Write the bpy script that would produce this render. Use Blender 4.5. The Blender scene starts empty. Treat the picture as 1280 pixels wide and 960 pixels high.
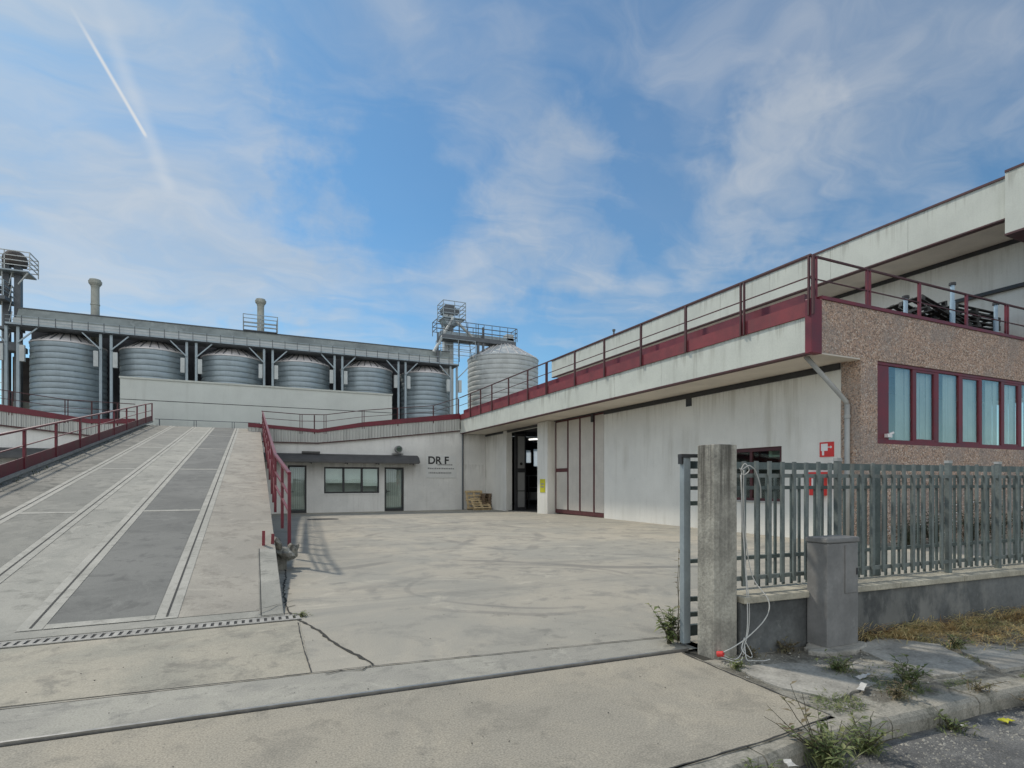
import bpy, bmesh, math, random
from mathutils import Vector, Matrix
R = math.radians
rnd = random.Random(7)
scene = bpy.context.scene
COL = scene.collection

# ------------------------------------------------------------------ node helpers
class NT:
    def __init__(s, nt):
        s.nt = nt
    def n(s, typ, **kw):
        nd = s.nt.nodes.new(typ)
        for k, v in kw.items():
            setattr(nd, k, v)
        return nd
    def put(s, sock, val):
        if val is None:
            return
        if isinstance(val, bpy.types.NodeSocket):
            s.nt.links.new(val, sock)
        else:
            if sock.type == 'RGBA' and not isinstance(val, (int, float)) and len(val) == 3:
                val = (*val, 1)
            if sock.type == 'RGBA' and isinstance(val, (int, float)):
                val = (val, val, val, 1)
            sock.default_value = val
    def math(s, op, a, b=None, c=None, clamp=False):
        nd = s.n('ShaderNodeMath', operation=op, use_clamp=clamp)
        s.put(nd.inputs[0], a); s.put(nd.inputs[1], b); s.put(nd.inputs[2], c)
        return nd.outputs[0]
    def vmath(s, op, a, b=None, out=0):
        nd = s.n('ShaderNodeVectorMath', operation=op)
        s.put(nd.inputs[0], a); s.put(nd.inputs[1], b)
        return nd.outputs[out]
    def mix(s, fac, a, b, blend='MIX'):
        nd = s.n('ShaderNodeMix', data_type='RGBA', blend_type=blend)
        s.put(nd.inputs['Factor'], fac)
        s.put(nd.inputs[6], a); s.put(nd.inputs[7], b)
        return nd.outputs[2]
    def rng(s, v, a, b, c=0., d=1., smooth=True):
        nd = s.n('ShaderNodeMapRange', interpolation_type='SMOOTHSTEP' if smooth else 'LINEAR')
        for i, x in enumerate((v, a, b, c, d)):
            s.put(nd.inputs[i], x)
        return nd.outputs[0]
    def noise(s, vec, scale, detail=5, rough=.6, dist=0., out=0):
        nd = s.n('ShaderNodeTexNoise')
        s.put(nd.inputs['Vector'], vec)
        nd.inputs['Scale'].default_value = scale; nd.inputs['Detail'].default_value = detail
        nd.inputs['Roughness'].default_value = rough; nd.inputs['Distortion'].default_value = dist
        return nd.outputs[out]
    def mapping(s, vec, loc=(0, 0, 0), rot=(0, 0, 0), sc=(1, 1, 1)):
        nd = s.n('ShaderNodeMapping')
        s.put(nd.inputs[0], vec)
        nd.inputs[1].default_value = loc; nd.inputs[2].default_value = rot; nd.inputs[3].default_value = sc
        return nd.outputs[0]

def newmat(name):
    m = bpy.data.materials.new(name); m.use_nodes = True
    nt = m.node_tree; nt.nodes.clear()
    t = NT(nt)
    out = t.n('ShaderNodeOutputMaterial')
    p = t.n('ShaderNodeBsdfPrincipled')
    nt.links.new(p.outputs[0], out.inputs[0])
    pos = t.n('ShaderNodeNewGeometry').outputs['Position']
    return m, t, p, pos, out

def bump(t, p, h, strength=.3, dist=.02):
    b = t.n('ShaderNodeBump')
    b.inputs['Strength'].default_value = strength; b.inputs['Distance'].default_value = dist
    t.put(b.inputs['Height'], h)
    t.nt.links.new(b.outputs[0], p.inputs['Normal'])

def mul(c, k):
    return tuple(min(1, x*k) for x in c)

def smat(name, col, var=.12, scale=2.5, rough=.75, metal=0., fine=30., fvar=.08, streak=0., scol=(.12, .11, .10),
         bmp=.15, bdist=.006, spots=0., spotcol=(.1, .09, .08), sscale=(2.2, 2.2, .12), sth=(.5, .78), drips=()):
    """weathered surface: broad blotches, fine grain, vertical rain streaks, spots"""
    m, t, p, pos, out = newmat(name)
    a = t.noise(pos, scale, 6, .62)
    c = t.mix(t.rng(a, .3, .7), mul(col, 1-var), mul(col, 1+var))
    f = t.noise(pos, fine, 3, .6)
    c = t.mix(t.rng(f, .3, .7, 0, 1), t.mix(1., c, (1-fvar,)*3, 'MULTIPLY'), c)
    if streak:
        sv = t.mapping(pos, sc=sscale)
        s1 = t.noise(sv, 2.2, 5, .65)
        s2 = t.noise(pos, .6, 3, .5)
        fac = t.math('MULTIPLY', t.rng(s1, *sth), t.rng(s2, .35, .65))
        c = t.mix(t.math('MULTIPLY', fac, streak), c, scol)
    for (zt, ln, k) in drips:                 # rain streaks hanging from an edge at height zt
        sp = t.n('ShaderNodeSeparateXYZ'); t.put(sp.inputs[0], pos)
        line = t.noise(t.mapping(pos, sc=(1, 1, .02)), 5.5, 4, .7)
        lenn = t.math('MULTIPLY', t.rng(t.noise(t.mapping(pos, loc=(5, 3, 0), sc=(1, 1, .0)), 2.1, 3, .7), .35, .68), ln)
        dz = t.math('SUBTRACT', zt, sp.outputs[2])
        hang = t.math('MULTIPLY', t.rng(t.math('DIVIDE', dz, t.math('ADD', lenn, .02)), 1., .1), t.math('GREATER_THAN', dz, -.05))
        c = t.mix(t.math('MULTIPLY', t.math('MULTIPLY', hang, t.rng(line, .44, .62)), k), c, scol)
    if spots:
        s3 = t.noise(pos, 9., 5, .7)
        c = t.mix(t.math('MULTIPLY', t.rng(s3, .58, .72), spots), c, spotcol)
    t.put(p.inputs['Base Color'], c)
    r = t.rng(a, .2, .8, max(.05, rough-.1), min(1, rough+.1), False)
    t.put(p.inputs['Roughness'], r)
    p.inputs['Metallic'].default_value = metal
    if bmp:
        h = t.math('ADD', f, t.math('MULTIPLY', a, 1.5))
        bump(t, p, h, bmp, bdist)
    return m

M = {}
M['white_wall'] = smat('white_wall', (.71, .695, .64), .07, .5, .85, streak=.4, scol=(.36, .33, .26), bmp=.1, fvar=.05, spots=.1, sscale=(1.5, 1.5, .1), sth=(.46, .74), drips=((4.3, 1.6, .38), (9., 1.5, .35)))
M['office_wall'] = smat('office_wall', (.72, .71, .67), .09, .7, .85, streak=.4, scol=(.40, .38, .34), bmp=.1, fvar=.05, spots=.14, drips=((2.5, 1.6, .35), (4.4, 1.2, .35)))
M['fascia'] = smat('fascia', (.56, .575, .51), .07, .8, .6, streak=.5, scol=(.27, .265, .215), bmp=.06, sscale=(1.6, 1.6, .06), drips=((5.22, .75, .6), (10.16, 1., .5)))
M['soffit'] = smat('soffit', (.66, .60, .52), .10, .8, .8, bmp=.05)
M['red'] = smat('red_paint', (.155, .014, .026), .22, 2., .48, fine=60, fvar=.2, streak=.35, scol=(.10, .035, .03), bmp=.08, bdist=.002)
M['red_faded'] = smat('red_faded', (.20, .028, .036), .2, 2., .6, fine=60, fvar=.15, streak=.5, scol=(.13, .06, .055), bmp=.06)
M['door_red'] = smat('door_frame_red', (.10, .028, .030), .2, 2., .6, fine=60, fvar=.15, streak=.4, scol=(.12, .08, .075), bmp=.06)
M['darkred'] = smat('darkred_trim', (.07, .02, .022), .2, 3, .6, bmp=.05)
M['dark'] = smat('dark_metal', (.035, .035, .037), .2, 4, .5, bmp=.05)
M['black'] = smat('black_rubber', (.02, .02, .02), .2, 4, .8, bmp=.05)
M['canopy'] = smat('canopy_sheet', (.07, .068, .065), .2, 2, .65, streak=.3, scol=(.13, .12, .11), bmp=.06)
M['door_grey'] = smat('door_grey', (.56, .52, .46), .08, 1.2, .65, streak=.35, scol=(.34, .31, .27), bmp=.04)
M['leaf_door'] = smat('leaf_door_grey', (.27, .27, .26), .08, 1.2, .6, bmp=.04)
M['galv'] = smat('galvanised', (.33, .385, .41), .12, 1.2, .45, metal=.3, fine=22, fvar=.1, streak=.35, scol=(.18, .20, .205), bmp=.03)
M['galv_light'] = smat('galvanised_light', (.52, .535, .515), .12, 1.2, .55, metal=.1, fine=22, fvar=.1, streak=.35, scol=(.34, .34, .31), bmp=.04)
M['galv_dark'] = smat('galvanised_dark', (.13, .14, .15), .2, 1.5, .6, metal=.2, fine=22, fvar=.15, bmp=.04)
M['cladding'] = smat('gallery_cladding', (.25, .27, .25), .25, .4, .6, metal=.1, streak=.8, scol=(.40, .42, .39), bmp=.06, sscale=(.8, .8, .4), sth=(.45, .7))
M['silo_roof'] = smat('silo_roof', (.74, .69, .665), .12, 1.5, .6, metal=.05, streak=.3, scol=(.45, .40, .38), bmp=.05)
M['shed'] = smat('shed_dark', (.12, .12, .13), .25, .8, .8, bmp=.05)
M['brick_dark'] = smat('dark_render', (.10, .085, .075), .3, 1.2, .9, bmp=.2)
M['annex'] = smat('annex_panel', (.62, .64, .585), .06, .5, .75, streak=.4, scol=(.4, .4, .35), bmp=.04, sscale=(1.3, 1.3, .05))
M['chimney'] = smat('chimney_render', (.40, .40, .345), .18, 1.5, .8, streak=.5, scol=(.2, .2, .17), bmp=.1)
M['old_conc'] = smat('old_concrete', (.36, .34, .285), .28, 4., .9, fine=40, fvar=.25, streak=1., scol=(.075, .068, .055), bmp=.5, bdist=.01, spots=.6, sscale=(7, 7, .3), sth=(.42, .62))
M['coping'] = smat('coping_concrete', (.45, .415, .325), .22, 3., .9, fine=35, fvar=.2, streak=.5, scol=(.2, .185, .145), bmp=.4, bdist=.01, spots=.5, spotcol=(.16, .15, .12), sscale=(5, 5, 5), sth=(.5, .7))
M['lowwall'] = smat('low_wall_render', (.12, .125, .122), .45, 1.1, .85, fine=25, fvar=.2, streak=.9, scol=(.27, .265, .24), bmp=.25, spots=.4, spotcol=(.25, .25, .23), sscale=(1.5, 1.5, .8), sth=(.44, .62))
M['cabinet'] = smat('cabinet_plastic', (.205, .20, .19), .18, 4, .7, streak=.75, scol=(.31, .305, .285), bmp=.15, spots=.25, spotcol=(.36, .355, .335), sscale=(4, 4, .9), sth=(.45, .66))
M['fence'] = smat('fence_paint', (.15, .172, .16), .26, 4, .55, fine=50, fvar=.2, streak=.6, scol=(.22, .205, .17), bmp=.1, bdist=.002, sscale=(9, 9, .8), sth=(.46, .7))
M['gate'] = smat('gate_paint', (.10, .125, .115), .2, 4, .55, fine=50, fvar=.2, bmp=.08, bdist=.002)
M['tube_grey'] = smat('gate_tube_zinc', (.30, .34, .35), .12, 3, .5, metal=.2, streak=.4, scol=(.15, .16, .16), bmp=.05)
M['steel'] = smat('worn_steel', (.32, .31, .29), .15, 8, .38, metal=.75, bmp=.1)
M['drain'] = smat('drain_grate', (.34, .325, .29), .3, 6, .8, bmp=.2)
M['wood'] = smat('pallet_wood', (.58, .44, .25), .2, 5, .85, fine=40, fvar=.25, bmp=.2)
M['wood_dark'] = smat('pallet_wood_dark', (.20, .14, .09), .25, 5, .85, fine=40, fvar=.25, bmp=.2)
M['wood_grey'] = smat('pallet_wood_black', (.045, .045, .043), .4, 5, .85, bmp=.2)
M['yellow'] = smat('yellow_plate', (.55, .52, .02), .08, 3, .5, bmp=0)
M['sign_red'] = smat('sign_red', (.62, .035, .03), .08, 4, .45, bmp=0)
M['sign_white'] = smat('sign_white', (.78, .76, .74), .05, 4, .5, bmp=0)
M['board'] = smat('sign_board', (.66, .66, .63), .04, 2, .6, bmp=0)
M['letter'] = smat('sign_letter', (.03, .03, .03), .1, 5, .6, bmp=0)
M['letter_grey'] = smat('sign_letter_grey', (.26, .26, .25), .1, 5, .6, bmp=0)
M['bluepipe'] = smat('blue_pipe', (.38, .52, .62), .08, 3, .5, bmp=0)
M['pipe'] = smat('pipe_grey', (.36, .36, .34), .12, 2, .6, streak=.3, bmp=.04)
M['cable'] = smat('cable_white', (.52, .51, .47), .1, 5, .5, bmp=0)
M['curtain'] = smat('curtain_cloth', (.76, .80, .75), .05, 1., .9, bmp=0)
M['blind'] = smat('window_blind', (.43, .44, .405), .14, .8, .9, bmp=0)
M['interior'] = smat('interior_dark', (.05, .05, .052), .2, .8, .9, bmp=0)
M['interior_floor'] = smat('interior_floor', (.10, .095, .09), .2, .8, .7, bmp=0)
M['paper'] = smat('paper_scrap', (.50, .485, .45), .15, 20, .8, bmp=0)
M['slab'] = smat('slab_concrete', (.35, .33, .285), .28, 3, .92, fine=45, fvar=.25, bmp=.4, bdist=.008, spots=.7, spotcol=(.13, .12, .09))
M['crack'] = smat('crack_dirt', (.035, .033, .026), .3, 6, .95, bmp=.2)
M['joint'] = smat('joint_sealant', (.045, .044, .04), .3, 6, .9, bmp=.1)
M['lamp_grey'] = smat('lamp_housing', (.22, .22, .22), .1, 4, .5, bmp=0)
M['blossom'] = smat('blossom_white', (.75, .74, .70), .05, 9, .7, bmp=0)

def pebble_mat():
    m, t, p, pos, out = newmat('pebbledash')
    v = t.n('ShaderNodeTexVoronoi'); t.put(v.inputs['Vector'], pos); v.inputs['Scale'].default_value = 33
    v.inputs['Randomness'].default_value = 1
    sep = t.n('ShaderNodeSeparateColor'); t.put(sep.inputs[0], v.outputs['Color'])
    r = t.n('ShaderNodeValToRGB'); t.put(r.inputs[0], sep.outputs[0])
    cr = r.color_ramp; cr.interpolation = 'CONSTANT'
    cols = [(0, (.20, .135, .10)), (.16, (.49, .325, .235)), (.38, (.57, .39, .285)), (.56, (.38, .265, .21)), (.7, (.62, .475, .375)), (.84, (.31, .25, .225)), (.93, (.70, .60, .51))]
    cr.elements[0].position = 0; cr.elements[0].color = (*cols[0][1], 1)
    cr.elements[1].position = cols[1][0]; cr.elements[1].color = (*cols[1][1], 1)
    for q, c in cols[2:]:
        e = cr.elements.new(q); e.color = (*c, 1)
    big = t.noise(pos, .9, 4, .6)
    c = t.mix(t.rng(v.outputs['Distance'], .25, .75, 0, .5), r.outputs[0], (.24, .185, .14))
    c = t.mix(t.rng(big, .44, .66, 0, .55), c, (.26, .235, .215))
    t.put(p.inputs['Base Color'], c)
    p.inputs['Roughness'].default_value = .9
    bump(t, p, t.math('SUBTRACT', 1., v.outputs['Distance']), .7, .02)
    return m
M['pebble'] = pebble_mat()

def concrete_mat(name, base, warm, dark, speck=.5, tyres=False, scale=.5):
    m, t, p, pos, out = newmat(name)
    n1 = t.noise(pos, scale, 8, .66, .6)
    n2 = t.noise(pos, scale*4.3, 6, .7, .4)
    n3 = t.noise(pos, 85., 3, .75)
    n4 = t.noise(pos, .13, 3, .5)
    c = t.mix(t.rng(n1, .40, .60), base, warm)
    c = t.mix(t.math('MULTIPLY', t.rng(n2, .49, .66), .70), c, dark)
    c = t.mix(t.math('MULTIPLY', t.rng(n4, .42, .62), .4), c, mul(base, .8))
    # pale scuffed patches
    n5 = t.noise(t.mapping(pos, loc=(4, 9, 2)), scale*2.1, 7, .75, 1.2)
    c = t.mix(t.math('MULTIPLY', t.rng(n5, .54, .68), .6), c, mul(warm, 1.2))
    # oily drips and darker worn spots
    n6 = t.noise(t.mapping(pos, loc=(8, 3, 1)), scale*9., 4, .6, .2)
    n7 = t.noise(t.mapping(pos, loc=(2, 6, 1)), scale*1.3, 4, .6)
    c = t.mix(t.math('MULTIPLY', t.math('MULTIPLY', t.rng(n6, .58, .68), t.rng(n7, .46, .6)), .38), c, mul(dark, .62))
    # grain
    c = t.mix(t.rng(n3, .35, .65, 0, 1), t.mix(1., c, (1-.36*speck,)*3, 'MULTIPLY'), t.mix(1., c, (1+.1*speck,)*3, 'MULTIPLY'))
    vo = t.n('ShaderNodeTexVoronoi'); t.put(vo.inputs['Vector'], pos); vo.inputs['Scale'].default_value = 17
    sp = t.math('MULTIPLY', t.rng(vo.outputs['Distance'], .16, .06), t.rng(n1, .3, .6, .1, .6))
    c = t.mix(t.math('MULTIPLY', sp, speck), c, (.09, .085, .075))
    if tyres:
        sep = t.n('ShaderNodeSeparateXYZ'); t.put(sep.inputs[0], pos)
        wob = t.math('MULTIPLY', t.math('SUBTRACT', t.noise(pos, .25, 2), .5), 1.4)
        tot = None
        for (cx, cy, rad, w, k) in [(9., 13.5, 6.3, .16, .7), (9., 13.5, 4.6, .16, .6), (-1.5, 17., 7.6, .17, .6), (-1.5, 17., 9.3, .17, .55),
                                    (14., 22., 9.5, .2, .5), (14., 22., 11.3, .2, .5), (3.5, 7.5, 1.9, .1, .5), (3.6, 7.4, 1.55, .06, .5), (5., 30., 11., .2, .5), (5., 30., 12.8, .2, .5)]:
            dx = t.math('SUBTRACT', sep.outputs[0], cx); dy = t.math('SUBTRACT', sep.outputs[1], cy)
            d = t.math('SQRT', t.math('ADD', t.math('MULTIPLY', dx, dx), t.math('MULTIPLY', dy, dy)))
            d = t.math('ABSOLUTE', t.math('SUBTRACT', t.math('ADD', d, wob), rad))
            f = t.math('MULTIPLY', t.rng(d, w, w*.35), k)
            tot = f if tot is None else t.math('MAXIMUM', tot, f)
        brk = t.rng(t.noise(pos, .55, 4, .6), .42, .62)
        tot = t.math('MULTIPLY', t.math('MULTIPLY', tot, brk), .8)
        c = t.mix(tot, c, (.13, .125, .115))
        # straight faint wheel tracks
        tr = t.noise(t.mapping(pos, rot=(0, 0, R(24)), sc=(.12, 1.6, 1)), 1.3, 5, .65, .3)
        c = t.mix(t.math('MULTIPLY', t.rng(tr, .54, .70), .42), c, mul(dark, 1.05))
        # dark damp smears running across the yard
        tr2 = t.noise(t.mapping(pos, loc=(3, 1, 0), rot=(0, 0, R(-20)), sc=(.16, .8, 1)), .9, 6, .7, .8)
        c = t.mix(t.math('MULTIPLY', t.rng(tr2, .55, .72), .38), c, mul(dark, .8))
    t.put(p.inputs['Base Color'], c)
    p.inputs['Roughness'].default_value = .88
    bump(t, p, t.math('ADD', t.math('MULTIPLY', n3, .5), n2), .3, .006)
    return m
M['yard'] = concrete_mat('yard_concrete', (.34, .32, .268), (.435, .39, .31), (.23, .22, .19), .5, True, .36)
M['apron'] = concrete_mat('apron_concrete', (.32, .30, .24), (.40, .36, .28), (.205, .19, .155), .6, False, .6)
M['driveway'] = concrete_mat('driveway_concrete', (.33, .30, .24), (.395, .35, .27), (.25, .228, .182), .9, False, .55)
M['strip'] = concrete_mat('strip_concrete', (.325, .308, .262), (.38, .36, .30), (.235, .225, .195), .6, False, .9)
M['ramp'] = concrete_mat('ramp_concrete', (.295, .285, .245), (.37, .352, .30), (.195, .19, .162), .4, False, .8)
M['ramp_warm'] = concrete_mat('ramp_warm_concrete', (.315, .288, .24), (.375, .34, .28), (.20, .178, .145), .4, False, .6)
M['ramp_dark'] = concrete_mat('ramp_dark_panel', (.145, .144, .13), (.19, .187, .168), (.105, .104, .095), .4, False, .7)
M['ramp_mid'] = concrete_mat('ramp_mid_panel', (.22, .214, .185), (.275, .264, .225), (.16, .155, .133), .4, False, .7)
M['ramp_edge'] = concrete_mat('ramp_edge_mossy', (.17, .165, .14), (.27, .255, .215), (.055, .056, .045), .6, False, .9)
M['ramp_strip'] = concrete_mat('ramp_strip', (.37, .355, .305), (.43, .41, .355), (.25, .24, .205), .4, False, 1.2)
M['kerb'] = concrete_mat('kerb_stone', (.27, .255, .21), (.36, .33, .27), (.085, .085, .06), .8, False, 1.9)
M['sidewalk'] = concrete_mat('sidewalk_worn', (.15, .138, .11), (.34, .32, .265), (.06, .056, .042), .9, False, 1.9)
M['road'] = concrete_mat('road_asphalt', (.12, .118, .112), (.19, .185, .17), (.07, .068, .064), 1.3, False, 1.5)
M['ground'] = concrete_mat('ground_dirt', (.13, .12, .09), (.18, .17, .12), (.08, .08, .05), 1., False, .2)
M['roof'] = concrete_mat('roof_deck', (.24, .23, .21), (.30, .285, .26), (.17, .165, .15), .5, False, .5)

def corr_mat(name, col, axis='X', pitch=.2):
    m, t, p, pos, out = newmat(name)
    sep = t.n('ShaderNodeSeparateXYZ'); t.put(sep.inputs[0], pos)
    a = sep.outputs[0 if axis == 'X' else 1]
    w = t.math('FRACT', t.math('MULTIPLY', a, 1/pitch))
    h = t.rng(t.math('ABSOLUTE', t.math('SUBTRACT', w, .5)), .12, .3)
    cell = t.math('FLOOR', t.math('MULTIPLY', a, .5/pitch))
    cn = t.n('ShaderNodeTexWhiteNoise', noise_dimensions='1D'); t.put(cn.inputs['W'], cell)
    n = t.noise(t.mapping(pos, sc=(2, 2, .2)), 2., 5, .65)
    c = t.mix(t.rng(n, .45, .75, 0, .6), col, mul(col, .6))
    c = t.mix(t.math('MULTIPLY', cn.outputs[0], .3), c, mul(col, .68))
    t.put(p.inputs['Base Color'], c); p.inputs['Roughness'].default_value = .6
    bump(t, p, h, .9, .05)
    return m
M['corr_fascia'] = corr_mat('corrugated_fascia', (.50, .50, .46), 'X', .17)

def glass_mat(name, tint, refl=.12, rough=.015):
    m = bpy.data.materials.new(name); m.use_nodes = True
    nt = m.node_tree; nt.nodes.clear(); t = NT(nt)
    out = t.n('ShaderNodeOutputMaterial')
    tr = t.n('ShaderNodeBsdfTransparent'); t.put(tr.inputs[0], tint)
    gl = t.n('ShaderNodeBsdfGlossy'); gl.inputs['Roughness'].default_value = rough
    gl.inputs[0].default_value = (.9, .97, .97, 1)
    fr = t.n('ShaderNodeLayerWeight'); fr.inputs[0].default_value = .5
    pos = t.n('ShaderNodeNewGeometry').outputs['Position']
    b = t.n('ShaderNodeBump'); b.inputs['Strength'].default_value = .06; b.inputs['Distance'].default_value = .02
    t.put(b.inputs['Height'], t.noise(pos, 1.1, 2, .5)); nt.links.new(b.outputs[0], gl.inputs['Normal'])
    f = t.math('ADD', t.math('MULTIPLY', t.math('POWER', fr.outputs[1], 4.), .7), refl, clamp=True)
    mx = t.n('ShaderNodeMixShader'); t.put(mx.inputs[0], f)
    nt.links.new(tr.outputs[0], mx.inputs[1]); nt.links.new(gl.outputs[0], mx.inputs[2])
    nt.links.new(mx.outputs[0], out.inputs[0])
    return m
M['glass'] = glass_mat('window_glass', (.93, .965, .95), .05)
M['glass_front'] = glass_mat('front_window_glass', (.90, .945, .94), .10)
M['glass_dark'] = glass_mat('dark_glass', (.70, .78, .74), .06)

def frost_mat():
    m = bpy.data.materials.new('frosted_pane'); m.use_nodes = True
    nt = m.node_tree; nt.nodes.clear(); t = NT(nt)
    out = t.n('ShaderNodeOutputMaterial')
    a = t.n('ShaderNodeBsdfTranslucent'); a.inputs[0].default_value = (.8, .85, .88, 1)
    b = t.n('ShaderNodeBsdfTransparent'); b.inputs[0].default_value = (.75, .8, .85, 1)
    mx = t.n('ShaderNodeMixShader'); mx.inputs[0].default_value = .45
    nt.links.new(a.outputs[0], mx.inputs[1]); nt.links.new(b.outputs[0], mx.inputs[2]); nt.links.new(mx.outputs[0], out.inputs[0])
    return m
M['frost'] = frost_mat()

def emit_mat(name, col, s):
    m, t, p, pos, out = newmat(name)
    p.inputs['Base Color'].default_value = (.8, .8, .8, 1)
    p.inputs['Emission Color'].default_value = (*col, 1); p.inputs['Emission Strength'].default_value = s
    return m
M['tube_light'] = emit_mat('fluorescent_tube', (1, .98, .92), 2.2)

def leaf_mat(name, cols, scale=14.):
    m = bpy.data.materials.new(name); m.use_nodes = True
    nt = m.node_tree; nt.nodes.clear(); t = NT(nt)
    out = t.n('ShaderNodeOutputMaterial')
    pos = t.n('ShaderNodeNewGeometry').outputs['Position']
    n = t.noise(pos, scale, 2, .6)
    r = t.n('ShaderNodeValToRGB'); t.put(r.inputs[0], t.rng(n, .28, .72))
    cr = r.color_ramp
    cr.elements[0].color = (*cols[0], 1); cr.elements[1].color = (*cols[-1], 1)
    for i, c in enumerate(cols[1:-1]):
        e = cr.elements.new((i+1)/(len(cols)-1)); e.color = (*c, 1)
    d = t.n('ShaderNodeBsdfPrincipled'); t.put(d.inputs['Base Color'], r.outputs[0]); d.inputs['Roughness'].default_value = .6
    tr = t.n('ShaderNodeBsdfTranslucent'); t.put(tr.inputs[0], r.outputs[0])
    mx = t.n('ShaderNodeMixShader'); mx.inputs[0].default_value = .3
    nt.links.new(d.outputs[0], mx.inputs[1]); nt.links.new(tr.outputs[0], mx.inputs[2]); nt.links.new(mx.outputs[0], out.inputs[0])
    return m
M['leaf'] = leaf_mat('weed_leaf', [(.09, .115, .04), (.17, .21, .075), (.28, .28, .12)])
M['leaf_dark'] = leaf_mat('shrub_leaf', [(.035, .05, .03), (.07, .09, .05), (.11, .125, .07)], 6)
M['leaf_dry'] = leaf_mat('dry_leaf', [(.13, .10, .06), (.24, .19, .11), (.20, .20, .10)])
M['straw'] = leaf_mat('dry_straw', [(.25, .15, .06), (.54, .37, .15), (.68, .54, .27), (.40, .37, .15), (.30, .18, .08)], 5.)
M['stem'] = leaf_mat('weed_stem', [(.10, .085, .055), (.13, .12, .07)])

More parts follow.
